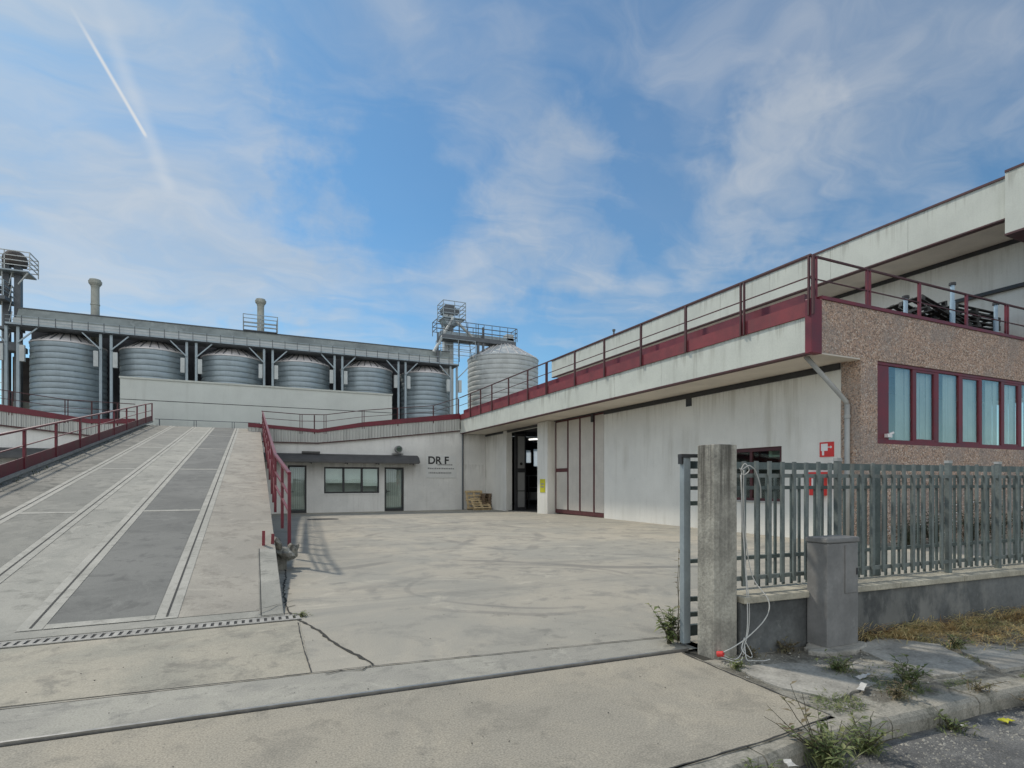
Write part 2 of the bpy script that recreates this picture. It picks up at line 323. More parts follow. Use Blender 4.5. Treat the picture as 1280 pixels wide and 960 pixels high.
# ------------------------------------------------------------------ mesh builder
class MB:
    def __init__(s):
        s.v = []; s.f = []
    def add(s, vs, fs):
        o = len(s.v); s.v += [tuple(v) for v in vs]; s.f += [tuple(i+o for i in f) for f in fs]
        return s
    def box(s, x0, x1, y0, y1, z0, z1):
        vs = [(x, y, z) for z in (z0, z1) for y in (y0, y1) for x in (x0, x1)]
        return s.add(vs, [(0, 2, 3, 1), (4, 5, 7, 6), (0, 1, 5, 4), (2, 6, 7, 3), (0, 4, 6, 2), (1, 3, 7, 5)])
    def bar(s, p, q, w, h, up=(0, 0, 1)):
        p = Vector(p); q = Vector(q); d = (q-p).normalized(); u = Vector(up)
        if abs(d.dot(u)) > .97: u = Vector((0, 1, 0))
        a = d.cross(u).normalized()*(w/2); b = a.cross(d).normalized()*(h/2)
        vs = [e+i*a+j*b for e in (p, q) for i, j in ((-1, -1), (1, -1), (1, 1), (-1, 1))]
        return s.add(vs, [(0, 1, 2, 3), (7, 6, 5, 4), (0, 4, 5, 1), (1, 5, 6, 2), (2, 6, 7, 3), (3, 7, 4, 0)])
    def tube(s, p, q, r, n=10, r2=None):
        return s.path([p, q], r, n, r2)
    def path(s, pts, r, n=6, r2=None):
        pts = [Vector(p) for p in pts]; vs = []; fs = []; ref = Vector((.31, .22, .92)).normalized()
        for i, p in enumerate(pts):
            d = (pts[min(i+1, len(pts)-1)]-pts[max(i-1, 0)]).normalized()
            rr = ref if abs(d.dot(ref)) < .95 else Vector((1, 0, 0))
            a = d.cross(rr).normalized(); b = a.cross(d).normalized()
            k = r if r2 is None else r+(r2-r)*i/(len(pts)-1)
            vs += [p+(a*math.cos(2*math.pi*j/n)+b*math.sin(2*math.pi*j/n))*k for j in range(n)]
        for i in range(len(pts)-1):
            for j in range(n):
                fs.append((i*n+j, i*n+(j+1) % n, (i+1)*n+(j+1) % n, (i+1)*n+j))
        fs.append(tuple(range(n))[::-1]); fs.append(tuple((len(pts)-1)*n+j for j in range(n)))
        return s.add(vs, fs)
    def prism(s, pts, z0, z1):
        n = len(pts); vs = [(x, y, z0) for x, y in pts]+[(x, y, z1) for x, y in pts]
        return s.add(vs, [tuple(range(n))[::-1], tuple(range(n, 2*n))]+[(i, (i+1) % n, n+(i+1) % n, n+i) for i in range(n)])
    def prof_y(s, pts, y0, y1):                 # (x,z) outline pushed along y
        n = len(pts); vs = [(x, y0, z) for x, z in pts]+[(x, y1, z) for x, z in pts]
        return s.add(vs, [tuple(range(n)), tuple(range(n, 2*n))[::-1]]+[(i, n+i, n+(i+1) % n, (i+1) % n) for i in range(n)])
    def prof_x(s, pts, x0, x1):                 # (y,z) outline pushed along x
        n = len(pts); vs = [(x0, y, z) for y, z in pts]+[(x1, y, z) for y, z in pts]
        return s.add(vs, [tuple(range(n)), tuple(range(n, 2*n))[::-1]]+[(i, n+i, n+(i+1) % n, (i+1) % n) for i in range(n)])
    def band_y(s, lo, hi, y0, y1):              # strip between two (x,z) polylines with equal x, thick in y
        for (a, b, c, d) in zip(lo[:-1], lo[1:], hi[1:], hi[:-1]):
            s.prof_y([a, b, c, d], y0, y1)
        return s
    def lathe(s, cx, cy, prof, n=40, cap=True):
        vs = []; fs = []
        for r, z in prof:
            vs += [(cx+r*math.cos(2*math.pi*j/n), cy+r*math.sin(2*math.pi*j/n), z) for j in range(n)]
        for i in range(len(prof)-1):
            for j in range(n):
                fs.append((i*n+j, i*n+(j+1) % n, (i+1)*n+(j+1) % n, (i+1)*n+j))
        if cap:
            fs.append(tuple(range(n))[::-1]); fs.append(tuple((len(prof)-1)*n+j for j in range(n)))
        return s.add(vs, fs)
    def face(s, pts):
        return s.add(pts, [tuple(range(len(pts)))])
    def build(s, name, mat, parent=None, origin=None, bevel=0., smooth=False, recalc=True):
        me = bpy.data.meshes.new(name)
        if parent is not None:
            o0 = parent; loc = Vector((0, 0, 0))
            while o0 is not None:
                loc = loc+o0.location; o0 = o0.parent
        else:
            loc = Vector(origin) if origin is not None else Vector((0, 0, 0))
        me.from_pydata([tuple(Vector(v)-loc) for v in s.v], [], s.f)
        if recalc:
            bm = bmesh.new(); bm.from_mesh(me); bmesh.ops.recalc_face_normals(bm, faces=bm.faces); bm.to_mesh(me); bm.free()
        me.materials.append(M[mat] if isinstance(mat, str) else mat)
        if smooth:
            me.polygons.foreach_set('use_smooth', [True]*len(me.polygons))
        o = bpy.data.objects.new(name, me); COL.objects.link(o)
        if parent is not None: o.parent = parent
        else: o.location = loc
        if bevel:
            b = o.modifiers.new('bevel', 'BEVEL'); b.width = bevel; b.segments = 2; b.limit_method = 'ANGLE'
        return o

def tag(o, label=None, cat=None, group=None, kind=None):
    if label: o['label'] = label
    if cat: o['category'] = cat
    if group: o['group'] = group
    if kind: o['kind'] = kind
    return o
def thing(name, label, cat, loc=(0, 0, 0), group=None):
    o = bpy.data.objects.new(name, None); COL.objects.link(o); o.location = loc; o.empty_display_size = .2
    return tag(o, label, cat, group)
def struct(o):
    o['kind'] = 'structure'; return o
def copy_tree(o, parent=None):
    c = o.copy(); COL.objects.link(c); c.parent = parent
    for ch in list(o.children): copy_tree(ch, c)
    return c

def wall_cells(us, zs, holes):
    """split a rectangle into cells, leaving the holes out"""
    U = sorted({us[0], us[1], *[h[0] for h in holes], *[h[1] for h in holes]})
    Z = sorted({zs[0], zs[1], *[h[2] for h in holes], *[h[3] for h in holes]})
    for a, b in zip(U[:-1], U[1:]):
        for c, d in zip(Z[:-1], Z[1:]):
            mu, mz = (a+b)/2, (c+d)/2
            if not any(h[0] < mu < h[1] and h[2] < mz < h[3] for h in holes):
                yield a, b, c, d
def wall_x(mb, x0, x1, us, zs, holes=()):      # wall whose length runs along y
    for a, b, c, d in wall_cells(us, zs, holes): mb.box(x0, x1, a, b, c, d)
    return mb
def wall_y(mb, y0, y1, us, zs, holes=()):      # wall whose length runs along x
    for a, b, c, d in wall_cells(us, zs, holes): mb.box(a, b, y0, y1, c, d)
    return mb

def ribbon(mb, pts, w, z=.004, jit=.0, zfun=None, seed=1):
    rr = random.Random(seed); P = []
    for (a, b) in zip(pts[:-1], pts[1:]):
        L = math.hypot(b[0]-a[0], b[1]-a[1]); k = max(1, int(L/.07)) if jit else 1
        for i in range(k):
            f = i/k; P.append((a[0]+(b[0]-a[0])*f+(rr.uniform(-jit, jit) if i else 0), a[1]+(b[1]-a[1])*f+(rr.uniform(-jit, jit) if i else 0)))
    P.append(pts[-1]); vs = []; fs = []
    for i, p in enumerate(P):
        q = P[min(i+1, len(P)-1)]; o = P[max(i-1, 0)]
        dx, dy = q[0]-o[0], q[1]-o[1]; L = math.hypot(dx, dy) or 1
        ww = w*(rr.uniform(.35, 1.3) if jit else 1)/2
        zz = z+(zfun(*p) if zfun else 0)
        vs += [(p[0]-dy/L*ww, p[1]+dx/L*ww, zz), (p[0]+dy/L*ww, p[1]-dx/L*ww, zz)]
    fs = [(2*i, 2*i+1, 2*i+3, 2*i+2) for i in range(len(P)-1)]
    return mb.add(vs, fs)

# ------------------------------------------------------------------ ground levels
def yz(x, y):
    t = min(1, max(0, (y-20)/12)); return -.2*t*t*(3-2*t)
def line2(x):
    pts = [(-40, 8.3), (-1.52, 4.74), (.87, 4.56), (3.31, 4.27), (3.72, 4.22)]
    for a, b in zip(pts[:-1], pts[1:]):
        if x <= b[0]: return a[1]+(b[1]-a[1])*(x-a[0])/(b[0]-a[0])
    return 4.22
def railY(x): return 4.08-.0534*(x+1.31)
P0 = Vector((3.76, 3.53, 0)); TH = R(-3.3); FD = Vector((math.cos(TH), math.sin(TH), 0)); FN = Vector((-FD.y, FD.x, 0))
def fp(s, off, z): return P0+FD*s+FN*off+Vector((0, 0, z))
S = .163; RY0 = 6.65
def rz(y): return S*(y-RY0)

# ground sheet to the horizon
MB().face([(-900, -900, -.3), (900, -900, -.3), (900, 900, -.3), (-900, 900, -.3)]).build('ground', 'ground', recalc=False)
struct(bpy.data.objects['ground'])
# yard
xs = [-40, -30, -20, -12, -8, -5, -3, -1.52, 0, .87, 2, 3.31, 3.719, 3.72, 5, 7, 9, 11, 13, 16, 20, 30, 42]
mb = MB(); rows = [0, .02, .06, .12, .2, .28]+[.28+.72*i/24 for i in range(1, 25)]
vs = []
for f in rows:
    for i, x in enumerate(xs):
        y0 = line2(x) if x < 3.72 else 3.6-.0577*(x-3.76)
        y = y0+(62-y0)*f; vs.append((x, y, yz(x, y)))
n = len(xs)
mb.add(vs, [(j*n+i, j*n+i+1, (j+1)*n+i+1, (j+1)*n+i) for j in range(len(rows)-1) for i in range(n-1)])
yard = struct(mb.build('yard', 'yard', recalc=False))
# slab strip between gate track and yard
mb = MB()
xx = [-14, -8, -4, -1.52, .87, 2, 3.31, 3.62]
for a, b in zip(xx[:-1], xx[1:]):
    mb.face([(a, railY(a)+.02, .0), (b, railY(b)+.02, .0), (b, line2(b)-.006, .0), (a, line2(a)-.006, .0)])
struct(mb.build('gate_strip', 'strip', recalc=False))
# apron panel between the drain and the strip
mb = MB().face([(-9, line2(-9)+.006, .004), (.40, 4.61, .004), (.44, 6.42, .004), (-9, 6.5, .004)])
struct(mb.build('ramp_apron', 'apron', recalc=False))
# driveway outside the gate
mb = MB()
mb.add([(-14, railY(-14)-.02, 0), (3.42, railY(3.42)-.02, 0), (3.36, 2.38, 0), (2.7, 2.31, 0), (1.9, 2.29, 0), (-14, 2.2, 0)], [(5, 4, 3, 2, 1, 0)])
struct(mb.build('driveway', 'driveway', recalc=False))
# dark bed below the open joints
struct(MB().face([(-14, 2.26, -.02), (3.35, 2.32, -.02), (3.8, 5, -.02), (-14, 6, -.02)]).build('joint_bed', 'crack', recalc=False))
# road
struct(MB().face([(-80, -60, -.13), (80, -60, -.13), (80, 1.2, -.13), (5, 2.3, -.13), (1.5, 2.25, -.13), (-80, 2.3, -.13)]).build('road', 'road', recalc=False))
# kerb stones
KB = [(1.3, 2.12), (1.9, 2.13), (2.54, 2.16), (3.0, 2.21), (3.68, 2.19), (4.14, 2.16), (4.6, 2.15), (5.3, 2.09), (6.2, 2.04), (7.2, 1.98), (8.2, 1.92), (9.2, 1.86), (10.4, 1.8)]
mb = MB()
for i, (a, b) in enumerate(zip(KB[:-1], KB[1:])):
    w = .15 if a[0] < 3.3 else .2
    g = .006; dz = rnd.uniform(-.008, .006) if a[0] > 3 else 0
    top0 = -.006+dz
    L = b[0]-a[0]
    A = (a[0]+g, a[1]); B = (b[0]-g, b[1])
    prof = [(0, -.3), (0, -.045), (.012, -.02), (.035, 0), (w, 0), (w, -.3)]
    vs = [(A[0], A[1]+y, z+top0) for y, z in prof]+[(B[0], B[1]+y, z+top0) for y, z in prof]; k = len(prof)
    mb.add(vs, [tuple(range(k)), tuple(range(k, 2*k))[::-1]]+[(q, k+q, k+(q+1) % k, (q+1) % k) for q in range(k)])
struct(mb.build('kerb', 'kerb'))
struct(MB().box(-14, 1.295, 2.0, 2.19, -.3, -.03).build('dropped_kerb', 'kerb'))
# worn pavement between kerb and low wall
mb = MB(); nx, ny = 70, 12; vs = []
from mathutils import noise as mn
for j in range(ny+1):
    for i in range(nx+1):
        x = 3.375+(11-3.375)*i/nx
        ky = 2.31-.055*max(0, x-4.2)
        wy = 3.56-.0577*(x-3.76)
        y = ky+(wy-ky)*j/ny
        h = mn.noise((x*3, y*3, 1.))*.018+mn.noise((x*9, y*9, 4.))*.008
        e = min(1, min(j, 2)/2)
        vs.append((x, y, -.012+h*e))
mb.add(vs, [(j*(nx+1)+i, j*(nx+1)+i+1, (j+1)*(nx+1)+i+1, (j+1)*(nx+1)+i) for j in range(ny) for i in range(nx)])
struct(mb.build('pavement', 'sidewalk', recalc=False, smooth=True))
# cracks and joints of the yard floor (surface features of the ground)
mb = MB()
C = [(.40, 12.2), (.47, 11.), (.46, 9.6), (.36, 8.3), (.35, 7.2), (.37, 6.72), (.43, 6.4), (.53, 6.12), (.60, 5.8), (.64, 5.5), (.70, 5.25), (.76, 5.05), (.88, 4.6)]
ribbon(mb, C[:6], .022, .006, .018, seed=3); ribbon(mb, C[5:], .034, .007, .012, seed=4)
for k in range(11):
    y = 6.9+k*.33+rnd.uniform(-.1, .1); ribbon(mb, [(.30, y), (.36, y+rnd.uniform(-.12, .12)), (.45, y+rnd.uniform(-.1, .1))], .014, .0055, .012, seed=20+k)
ribbon(mb, [(.02, 6.82), (.15, 6.9), (.24, 7.0), (.33, 7.02)], .012, .075, .01, seed=5)
ribbon(mb, [(.88, 4.6), (.78, 4.5), (.62, 4.56), (.5, 4.52)], .014, .008, .012, seed=8)
struct(mb.build('cracks', 'crack', recalc=False))
mb = MB()
ribbon(mb, [(x, line2(x)) for x in (-9, -4, -1.52, .87, 2, 3.31, 3.7)], .014, .0085, .004, seed=6)
ribbon(mb, [(.42, 6.3), (.40, 5.4), (.405, 4.62)], .011, .0085, .003, seed=7)
ribbon(mb, [(3.40, 3.8), (3.37, 3.2), (3.355, 2.38)], .018, .0045, .005, seed=9)
ribbon(mb, [(3.355, 2.37), (2.7, 2.30), (1.92, 2.285), (.5, 2.26)], .014, .0045, .004, seed=10)
struct(mb.build('floor_joints', 'joint', recalc=False))
# inspection cover in the yard, small dark oval seen before the office
cov = MB().lathe(2.55, 23.9, [(.62, yz(2.5, 24)-.02), (.62, yz(2.5, 24)+.012)], 24).build('manhole_cover', 'joint', origin=(2.55, 23.9, 0))
tag(cov, 'dark round manhole cover lying in the concrete yard before the office', 'manhole cover')

# gate track
tr = thing('gate_track', 'worn steel sliding gate track crossing the driveway entrance', 'gate track', (1, 3.95, 0))
mb = MB()
mb.bar((-14, railY(-14)+.012, .006), (3.5, railY(3.5)+.012, .006), .022, .026)
mb.build('rail', 'steel', tr)
# drain
dr = thing('channel_drain', 'slotted channel drain running across the foot of the ramp', 'drain', (-2, 6.55, 0))
MB().face([(-9, 6.44, .008), (.46, 6.44, .008), (.46, 6.64, .008), (-9, 6.64, .008)]).build('channel', 'black', dr, recalc=False)
mb = MB(); mb.box(-9, .46, 6.43, 6.465, .0085, .018); mb.box(-9, .46, 6.615, 6.65, .0085, .018)
x = -6.5
while x < .43:
    mb.add([(x+dx, y, z) for z in (.0095, .0165) for dx, y in ((0, 6.465), (.042, 6.465), (.042, 6.615), (0, 6.615))],
           [(0, 3, 2, 1), (4, 5, 6, 7), (0, 1, 5, 4), (1, 2, 6, 5), (2, 3, 7, 6), (3, 0, 4, 7)])
    x += .072
mb.build('grate', 'drain', dr)

# ------------------------------------------------------------------ ramp
CREST = 33.5
def rq(x0, x1, y0, y1, off): return [(x0, y0, rz(y0)+off), (x1, y0, rz(y0)+off), (x1, y1, rz(y1)+off), (x0, y1, rz(y1)+off)]
mb = MB()
mb.prof_x([(6.72, rz(6.72)), (CREST, rz(CREST)), (38, rz(CREST)-.02), (38, rz(CREST)-.6), (CREST, rz(CREST)-.6), (10.5, -.22), (6.72, -.22)], -5.05, .30)
struct(mb.build('ramp', 'ramp'))
def sheet(name, mat, quads):
    mb = MB()
    for q in quads: mb.face(q)
    return struct(mb.build(name, mat, recalc=False))
GR = (-.85, -2.0, -2.82, -3.82)
sheet('ramp_right_lane', 'ramp_warm', [rq(-.74, .05, 6.9, 9.45, .004), rq(-.74, .295, 9.45, CREST, .004)])
sheet('ramp_dark_panels', 'ramp_dark', [rq(-1.89, -.96, 6.98, CREST-.05, .004)])
sheet('ramp_left_panels', 'ramp_mid', [rq(-3.71, -2.93, 6.98, CREST-.05, .004)])
sheet('ramp_left_margin', 'ramp_edge', [rq(-5.04, -3.93, 6.9, CREST, .004)])
sheet('ramp_edge_strip', 'ramp', [rq(.075, .295, 6.74, 9.45, .005)])
sheet('ramp_borders', 'ramp_strip', [rq(g-.105, g+.105, 6.9, CREST, .006) for g in GR])
sheet('ramp_cross_joints', 'ramp_strip', [rq(a, b, y-.06, y+.06, .0075) for (a, b) in ((-1.89, -.96), (-3.71, -2.93)) for y in (12.42, 17.95, 23.2, 28.5)]
      + [rq(a, b, 6.9, 7.02, .0075) for (a, b) in ((-1.89, -.96), (-3.71, -2.93))])
sheet('ramp_grooves', 'joint', [rq(g-.011, g+.011, 6.95, CREST, .009) for g in GR]+[rq(.062, .072, 6.74, 9.45, .008)])
struct(MB().prof_x([(7.2, -.22), (CREST, rz(CREST)-.7), (CREST, rz(CREST)-.02), (7.2, rz(7.2)-.02)], -5.17, -5.055).build('ramp_side_wall', 'old_conc'))

# ------------------------------------------------------------------ railings
def railing_run(name, label, pts, post_at, h, post_w=.09, mid=(.55,), kick=None, lip=False, mat='red', double=(), drop=.0, top=.055, railmat=None, midw=.025):
    """railing along a 3-D polyline of its foot; posts at given polyline parameters (points)"""
    root = thing(name, label, 'railing', pts[0])
    rm = railmat or mat
    up = Vector((0, 0, 1))
    P = [Vector(p) for p in pts]
    def along(a, b): return (b-a).normalized()
    mb = MB()
    for a, b in zip(P[:-1], P[1:]): mb.bar(a+up*h, b+up*h, top, top*.8)
    mb.build('top_rail', rm, root)
    for m_ in mid:
        mb = MB()
        for a, b in zip(P[:-1], P[1:]): mb.bar(a+up*h*m_, b+up*h*m_, midw, midw)
        mb.build('mid_rail', rm, root)
    if kick:
        mb = MB()
        for a, b in zip(P[:-1], P[1:]): mb.bar(a+up*(kick[0]+kick[1])/2, b+up*(kick[0]+kick[1])/2, .012, kick[1]-kick[0])
        mb.build('kick_plate', mat, root)
    if lip:
        mb = MB()
        for a, b in zip(P[:-1], P[1:]): mb.bar(a+up*.02, b+up*.02, .10, .07)
        mb.build('edge_lip', 'ramp_strip', root)
    for k, q in enumerate(post_at):
        q = Vector(q[:3]) if not isinstance(q, Vector) else q
        # direction at the post
        best = min(zip(P[:-1], P[1:]), key=lambda ab: ((ab[0]+ab[1])/2-q).length - (ab[1]-ab[0]).length/2)
        d = along(*best); d.z = 0; d.normalize()
        offs = (-.055, .055) if k in double else (0,)
        mb = MB()
        for o in offs:
            c = q+d*o
            w = post_w*(.55 if offs[0] else 1)
            mb.bar(c-up*drop, c+up*(h-.02), .05, w, up=d)
        mb.build('post', mat, root)
    return root

# ramp railings
ys = [12.3, 14.65, 17., 19.35, 21.7, 24.05, 26.4, 28.75, 31.1, 33.4, 35.3]
lz = lambda y: min(rz(y), rz(33.6)+.25*(max(0, y-33.6))*.6)+.06
railing_run('ramp_railing', 'dark red steel railing with kick plate along the left edge of the ramp',
            [(-5., 10., lz(10.)), (-5., 33.5, lz(33.5)), (-5., 35.35, lz(35.35))], [(-5., y, lz(y)) for y in ys], 1.0, .10, (.62,), (.06, .34), True)
rr = railing_run('ramp_railing', 'red steel railing climbing the right edge of the ramp beside the yard',
                 [(.56, 10.6, rz(10.6)), (.42, 13.4, rz(13.4)), (.40, 33.5, rz(33.5)), (.40, 35.3, rz(33.5)+.2)],
                 [(.56, 10.6, rz(10.6)), (.50, 11.9, rz(11.9))]+[(.42, 13.4, rz(13.4)), (.41, 14.5, rz(14.5))]+[(.405, y, rz(y)) for y in (15.6, 17.9, 20.2, 22.5, 24.8, 27.1, 29.4, 31.7, 33.5)], 1.0, .09, (.62, .32), None, False, drop=.28, top=.06, midw=.035)
mb = MB(); a = Vector((.41, 13.4, rz(13.4)+.16)); b = Vector((.40, 33.5, rz(33.5)+.16)); mb.bar(a, b, .012, .26); mb.build('kick_plate', 'red_faded', rr)
crest = railing_run('crest_railing', 'thin grey railing at the top of the ramp before the annex wall', [(-4.9, 35.6, 4.05), (.3, 35.6, 4.05)],
            [(x, 35.6, 4.05) for x in (-4.7, -3.0, -1.1, .25)], .86, .05, (.5,), None, False, mat='galv_dark', double=(1, 2), top=.04)
# broken concrete and stub posts at the railing foot
for i, (x, y, z, sx) in enumerate([(.46, 10.15, .30, .13), (.60, 10.45, .26, .13), (.33, 9.9, .50, .10)]):
    bm = bmesh.new(); bmesh.ops.create_icosphere(bm, subdivisions=2, radius=sx)
    for v in bm.verts:
        v.co = Vector((v.co.x*1.25, v.co.y*1.0, v.co.z*.75))*(1+.6*mn.noise(v.co*9+Vector((i*3, 0, 0))))
    me = bpy.data.meshes.new('concrete_chunk'); bm.to_mesh(me); bm.free(); me.materials.append(M['old_conc'])
    o = bpy.data.objects.new('concrete_chunk', me); COL.objects.link(o); o.location = (x, y, z); o.rotation_euler = (i, i*2, i*.7)
    tag(o, ['broken concrete chunk in the middle of the rubble at the ramp railing foot', 'broken concrete chunk on the yard side of the ramp railing foot', 'broken concrete chunk nearest the ramp lane at the railing foot'][i], 'concrete chunk', 'rubble at the ramp railing foot')
MB().box(.303, .50, 10.2, 10.75, -.02, .30).build('railing_footing', 'old_conc', rr)
st = MB().bar((.13, 9.65, .45), (.133, 9.65, .72), .045, .05, up=(0, 1, 0)).bar((.26, 9.72, .45), (.27, 9.73, .66), .045, .05, up=(0, 1, 0)).build('railing_stub', 'red_faded', origin=(.18, 9.66, .4))
tag(st, 'short rusty red stub of a cut railing on the ramp edge', 'railing stub')

# ------------------------------------------------------------------ warehouse (long hall with the roof terrace)
XF, XW, YF, YO = 11.31, 13.0, 8.46, 31.95
wh = thing('warehouse', 'long white warehouse with red edged roof terrace and pebbledash front', 'warehouse', (XW, 20, 0))
mb = MB()
wall_x(mb, XW, XW+.25, (8.95, 19.09), (-.3, 4.40), [(10.63, 12.75, .95, 2.47)]); mb.build('wall', 'white_wall', wh)
mb = MB(); wall_x(mb, XW, XW+.25, (23.24, 32.0), (-.3, 4.40), [(24.30, 28.60, -.3, 4.28)])
wl = mb.build('wall', 'white_wall', wh)
MB().box(12.62, 12.998, 23.24, 24.28, -.3, 4.38).build('pillar', 'white_wall', wh, bevel=.01)
MB().box(12.9, 12.998, 28.62, 29.05, -.3, 4.38).build('pillar', 'white_wall', wh, bevel=.01)
MB().box(XW-.004, XW-.05, 19.05, 8.95, 4.24, 4.395).build('wall_trim', 'dark', wh)
MB().box(XW-.004, XW-.05, 31.9, 24.3, 4.27, 4.395).build('wall_trim', 'dark', wh)
# fascia, band, corner
mb = MB(); y = 8.602
while y < YO-.2:
    e = min(y+2.46, YO-.14); mb.box(XF+rnd.uniform(0, .006), XF+.18, y, e-.008, 4.425, 5.22); y += 2.46
mb.build('fascia', 'fascia', wh)
MB().box(XF+.05, XF+.17, 8.61, YO-.15, 4.43, 5.215).build('fascia_core', 'dark', wh)
mb = MB().box(XF-.035, XF+.2, 8.602, YO-.1, 5.222, 5.55); mb.build('edge_band', 'red_faded', wh)
MB().box(XF+.205, XF+.3, 8.8, YO-.1, 5.37, 5.83).build('upstand', 'red', wh)
MB().box(XF-.012, XF+.19, 8.602, YO-.14, 4.385, 4.423).build('fascia_trim', 'darkred', wh)
mb = MB().box(XF-.05, XF+.30, YF-.03, 8.60, 4.38, 5.60); mb.build('corner_post', 'red', wh, bevel=.012)
MB().box(XF+.19, XW-.002, 8.62, YO-.1, 4.405, 4.47).build('soffit', 'soffit', wh)
MB().box(XF+.205, 30, 8.95, 36., 5.1, 5.36).build('roof_deck', 'roof', wh)
# pebbledash front
mb = MB()
mb.box(XF+.302, 27, YF, YF+.30, 4.42, 5.62)                       # parapet
mb.box(XW+.01, 13.638, YF+.003, 8.945, -.3, 4.418)                # corner pier
wall_y(mb, YF+.003, YF+.30, (13.64, 27), (-.3, 4.418), [(13.64, 24.0, 2.42, 4.419)])
mb.build('front_wall', 'pebble', wh)
MB().box(XF+.302, 27, YF-.03, YF+.32, 5.622, 5.70).build('parapet_capping', 'red', wh)
MB().box(XF+.302, 13.0, YF+.005, YF+.28, 4.385, 4.418).build('soffit_edge', 'soffit', wh)
# front window
fw = MB().box(13.642, 24, YF+.03, YF+.10, 2.422, 2.53).box(13.642, 24, YF+.03, YF+.10, 4.34, 4.416).box(13.642, 13.70, YF+.03, YF+.10, 2.532, 4.338)
edges = [14.2, 15.08, 15.24, 16.04, 16.25, 17.13, 17.32, 18.14, 18.30, 19.25, 19.42, 20.2, 20.4, 21.3, 21.48, 22.3, 22.5, 23.4, 23.98]
for a, b in zip(edges[1:-1:2], edges[2:-1:2]): fw.box(a+.02, b-.02, YF+.035, YF+.095, 2.531, 4.339)
fwin = fw.build('front_window', 'red', wh, bevel=.006)
MB().box(13.702, 14.15, YF+.05, YF+.09, 2.532, 4.338).build('blank_panel', 'red', fwin)
for k in range(0, len(edges)-2, 2):
    a, b = edges[k], edges[k+1]
    MB().box(a-.045, b+.015, YF+.07, YF+.075, 2.532, 4.338).build('pane', 'glass_front', fwin)
    if (k//2) % 2 == 1:
        mb = MB().box(a-.018, b+.018, YF+.04, YF+.085, 2.533, 2.58).box(a-.018, b+.018, YF+.04, YF+.085, 4.285, 4.337).box(a-.018, a+.022, YF+.04, YF+.085, 2.581, 4.284).box(b-.022, b+.018, YF+.04, YF+.085, 2.581, 4.284)
        mb.build('sash', 'red', fwin)
    # vertical curtain drops behind the glass
    mb = MB(); x = a-.02+(0 if k % 4 else .38)
    while x < b+.02:
        q = rnd.uniform(0, .02); mb.box(x, x+.115, YF+.135+q, YF+.142+q, 2.5, 4.36); x += .125
    mb.build('blind', 'blind', fwin)
MB().box(13.3, 24.3, 11.2, 11.3, 2.2, 4.35).box(13.3, 24.3, 8.8, 11.2, 2.2, 2.25).build('room_wall', 'curtain', wh)
MB().box(13.98, 14.16, YF-.03, YF+.05, 2.58, 2.67).tube((14.12, YF+.01, 2.66), (14.22, YF-.02, 2.70), .03, 8).build('window_lamp', 'sign_white', fwin)
# long wall window (red frame, dark panes)
sw = MB().box(XW+.03, XW+.13, 10.632, 12.748, .952, 1.03).box(XW+.03, XW+.13, 10.632, 12.748, 2.36, 2.468)
for a in (10.632, 11.65, 12.668): sw.box(XW+.03, XW+.13, a, a+.08, 1.031, 2.359)
side = sw.build('side_window', 'darkred', wh)
MB().box(XW+.07, XW+.076, 10.72, 12.66, 1.031, 2.359).build('pane', 'glass_dark', side)
MB().box(XW-.03, XW+.028, 10.60, 12.78, .90, .948).build('sill', 'pipe', side)
MB().box(XW+.26, XW+1.6, 10.2, 13.2, .5, .55).box(XW+1.6, XW+1.65, 10.2, 13.2, .5, 3.).build('room_back', 'interior', wh)
# folding door, four leaves with red frames
fd = thing('folding_door', 'grey folding warehouse door of four tall leaves framed in dark red', 'folding door', (XW, 21, 0))
ed = [23.238, 22.0, 21.0, 19.98, 19.092]
ym = [23.2, 22.02, 21.0, 19.94, 19.10]
ew = [23.2, 22.06, 21.02, 19.9, 19.1]
for i in range(4):
    a, b = ew[i+1], ew[i]
    mb = MB()
    if i == 0:
        mb.box(XW+.05, XW+.10, a+.05, b-.06, .20, 1.95); mb.box(XW+.05, XW+.10, a+.05, b-.06, 2.12, 4.29)
    else:
        mb.box(XW+.05, XW+.10, a+.05, b-.05, .20, 4.29)
    leaf = mb.build('leaf', 'door_grey', fd, bevel=.006)
    fr = MB().box(XW+.03, XW+.12, b-.05, b, .02, 4.36).box(XW+.03, XW+.12, a, a+.045, .02, 4.36).box(XW+.03, XW+.12, a+.046, b-.051, .02, .19).box(XW+.03, XW+.12, a+.046, b-.051, 4.30, 4.36)
    if i == 0: fr.box(XW+.03, XW+.12, a+.046, b-.051, 1.955, 2.115)
    fr.build('leaf_frame', 'door_red', leaf)
MB().box(XW-.03, XW+.15, 19.1, 23.23, 4.362, 4.398).build('door_track', 'dark', fd)
MB().box(XW-.06, XW-.008, 19.85, 20.0, 4.02, 4.36).build('track_bracket', 'dark', fd)
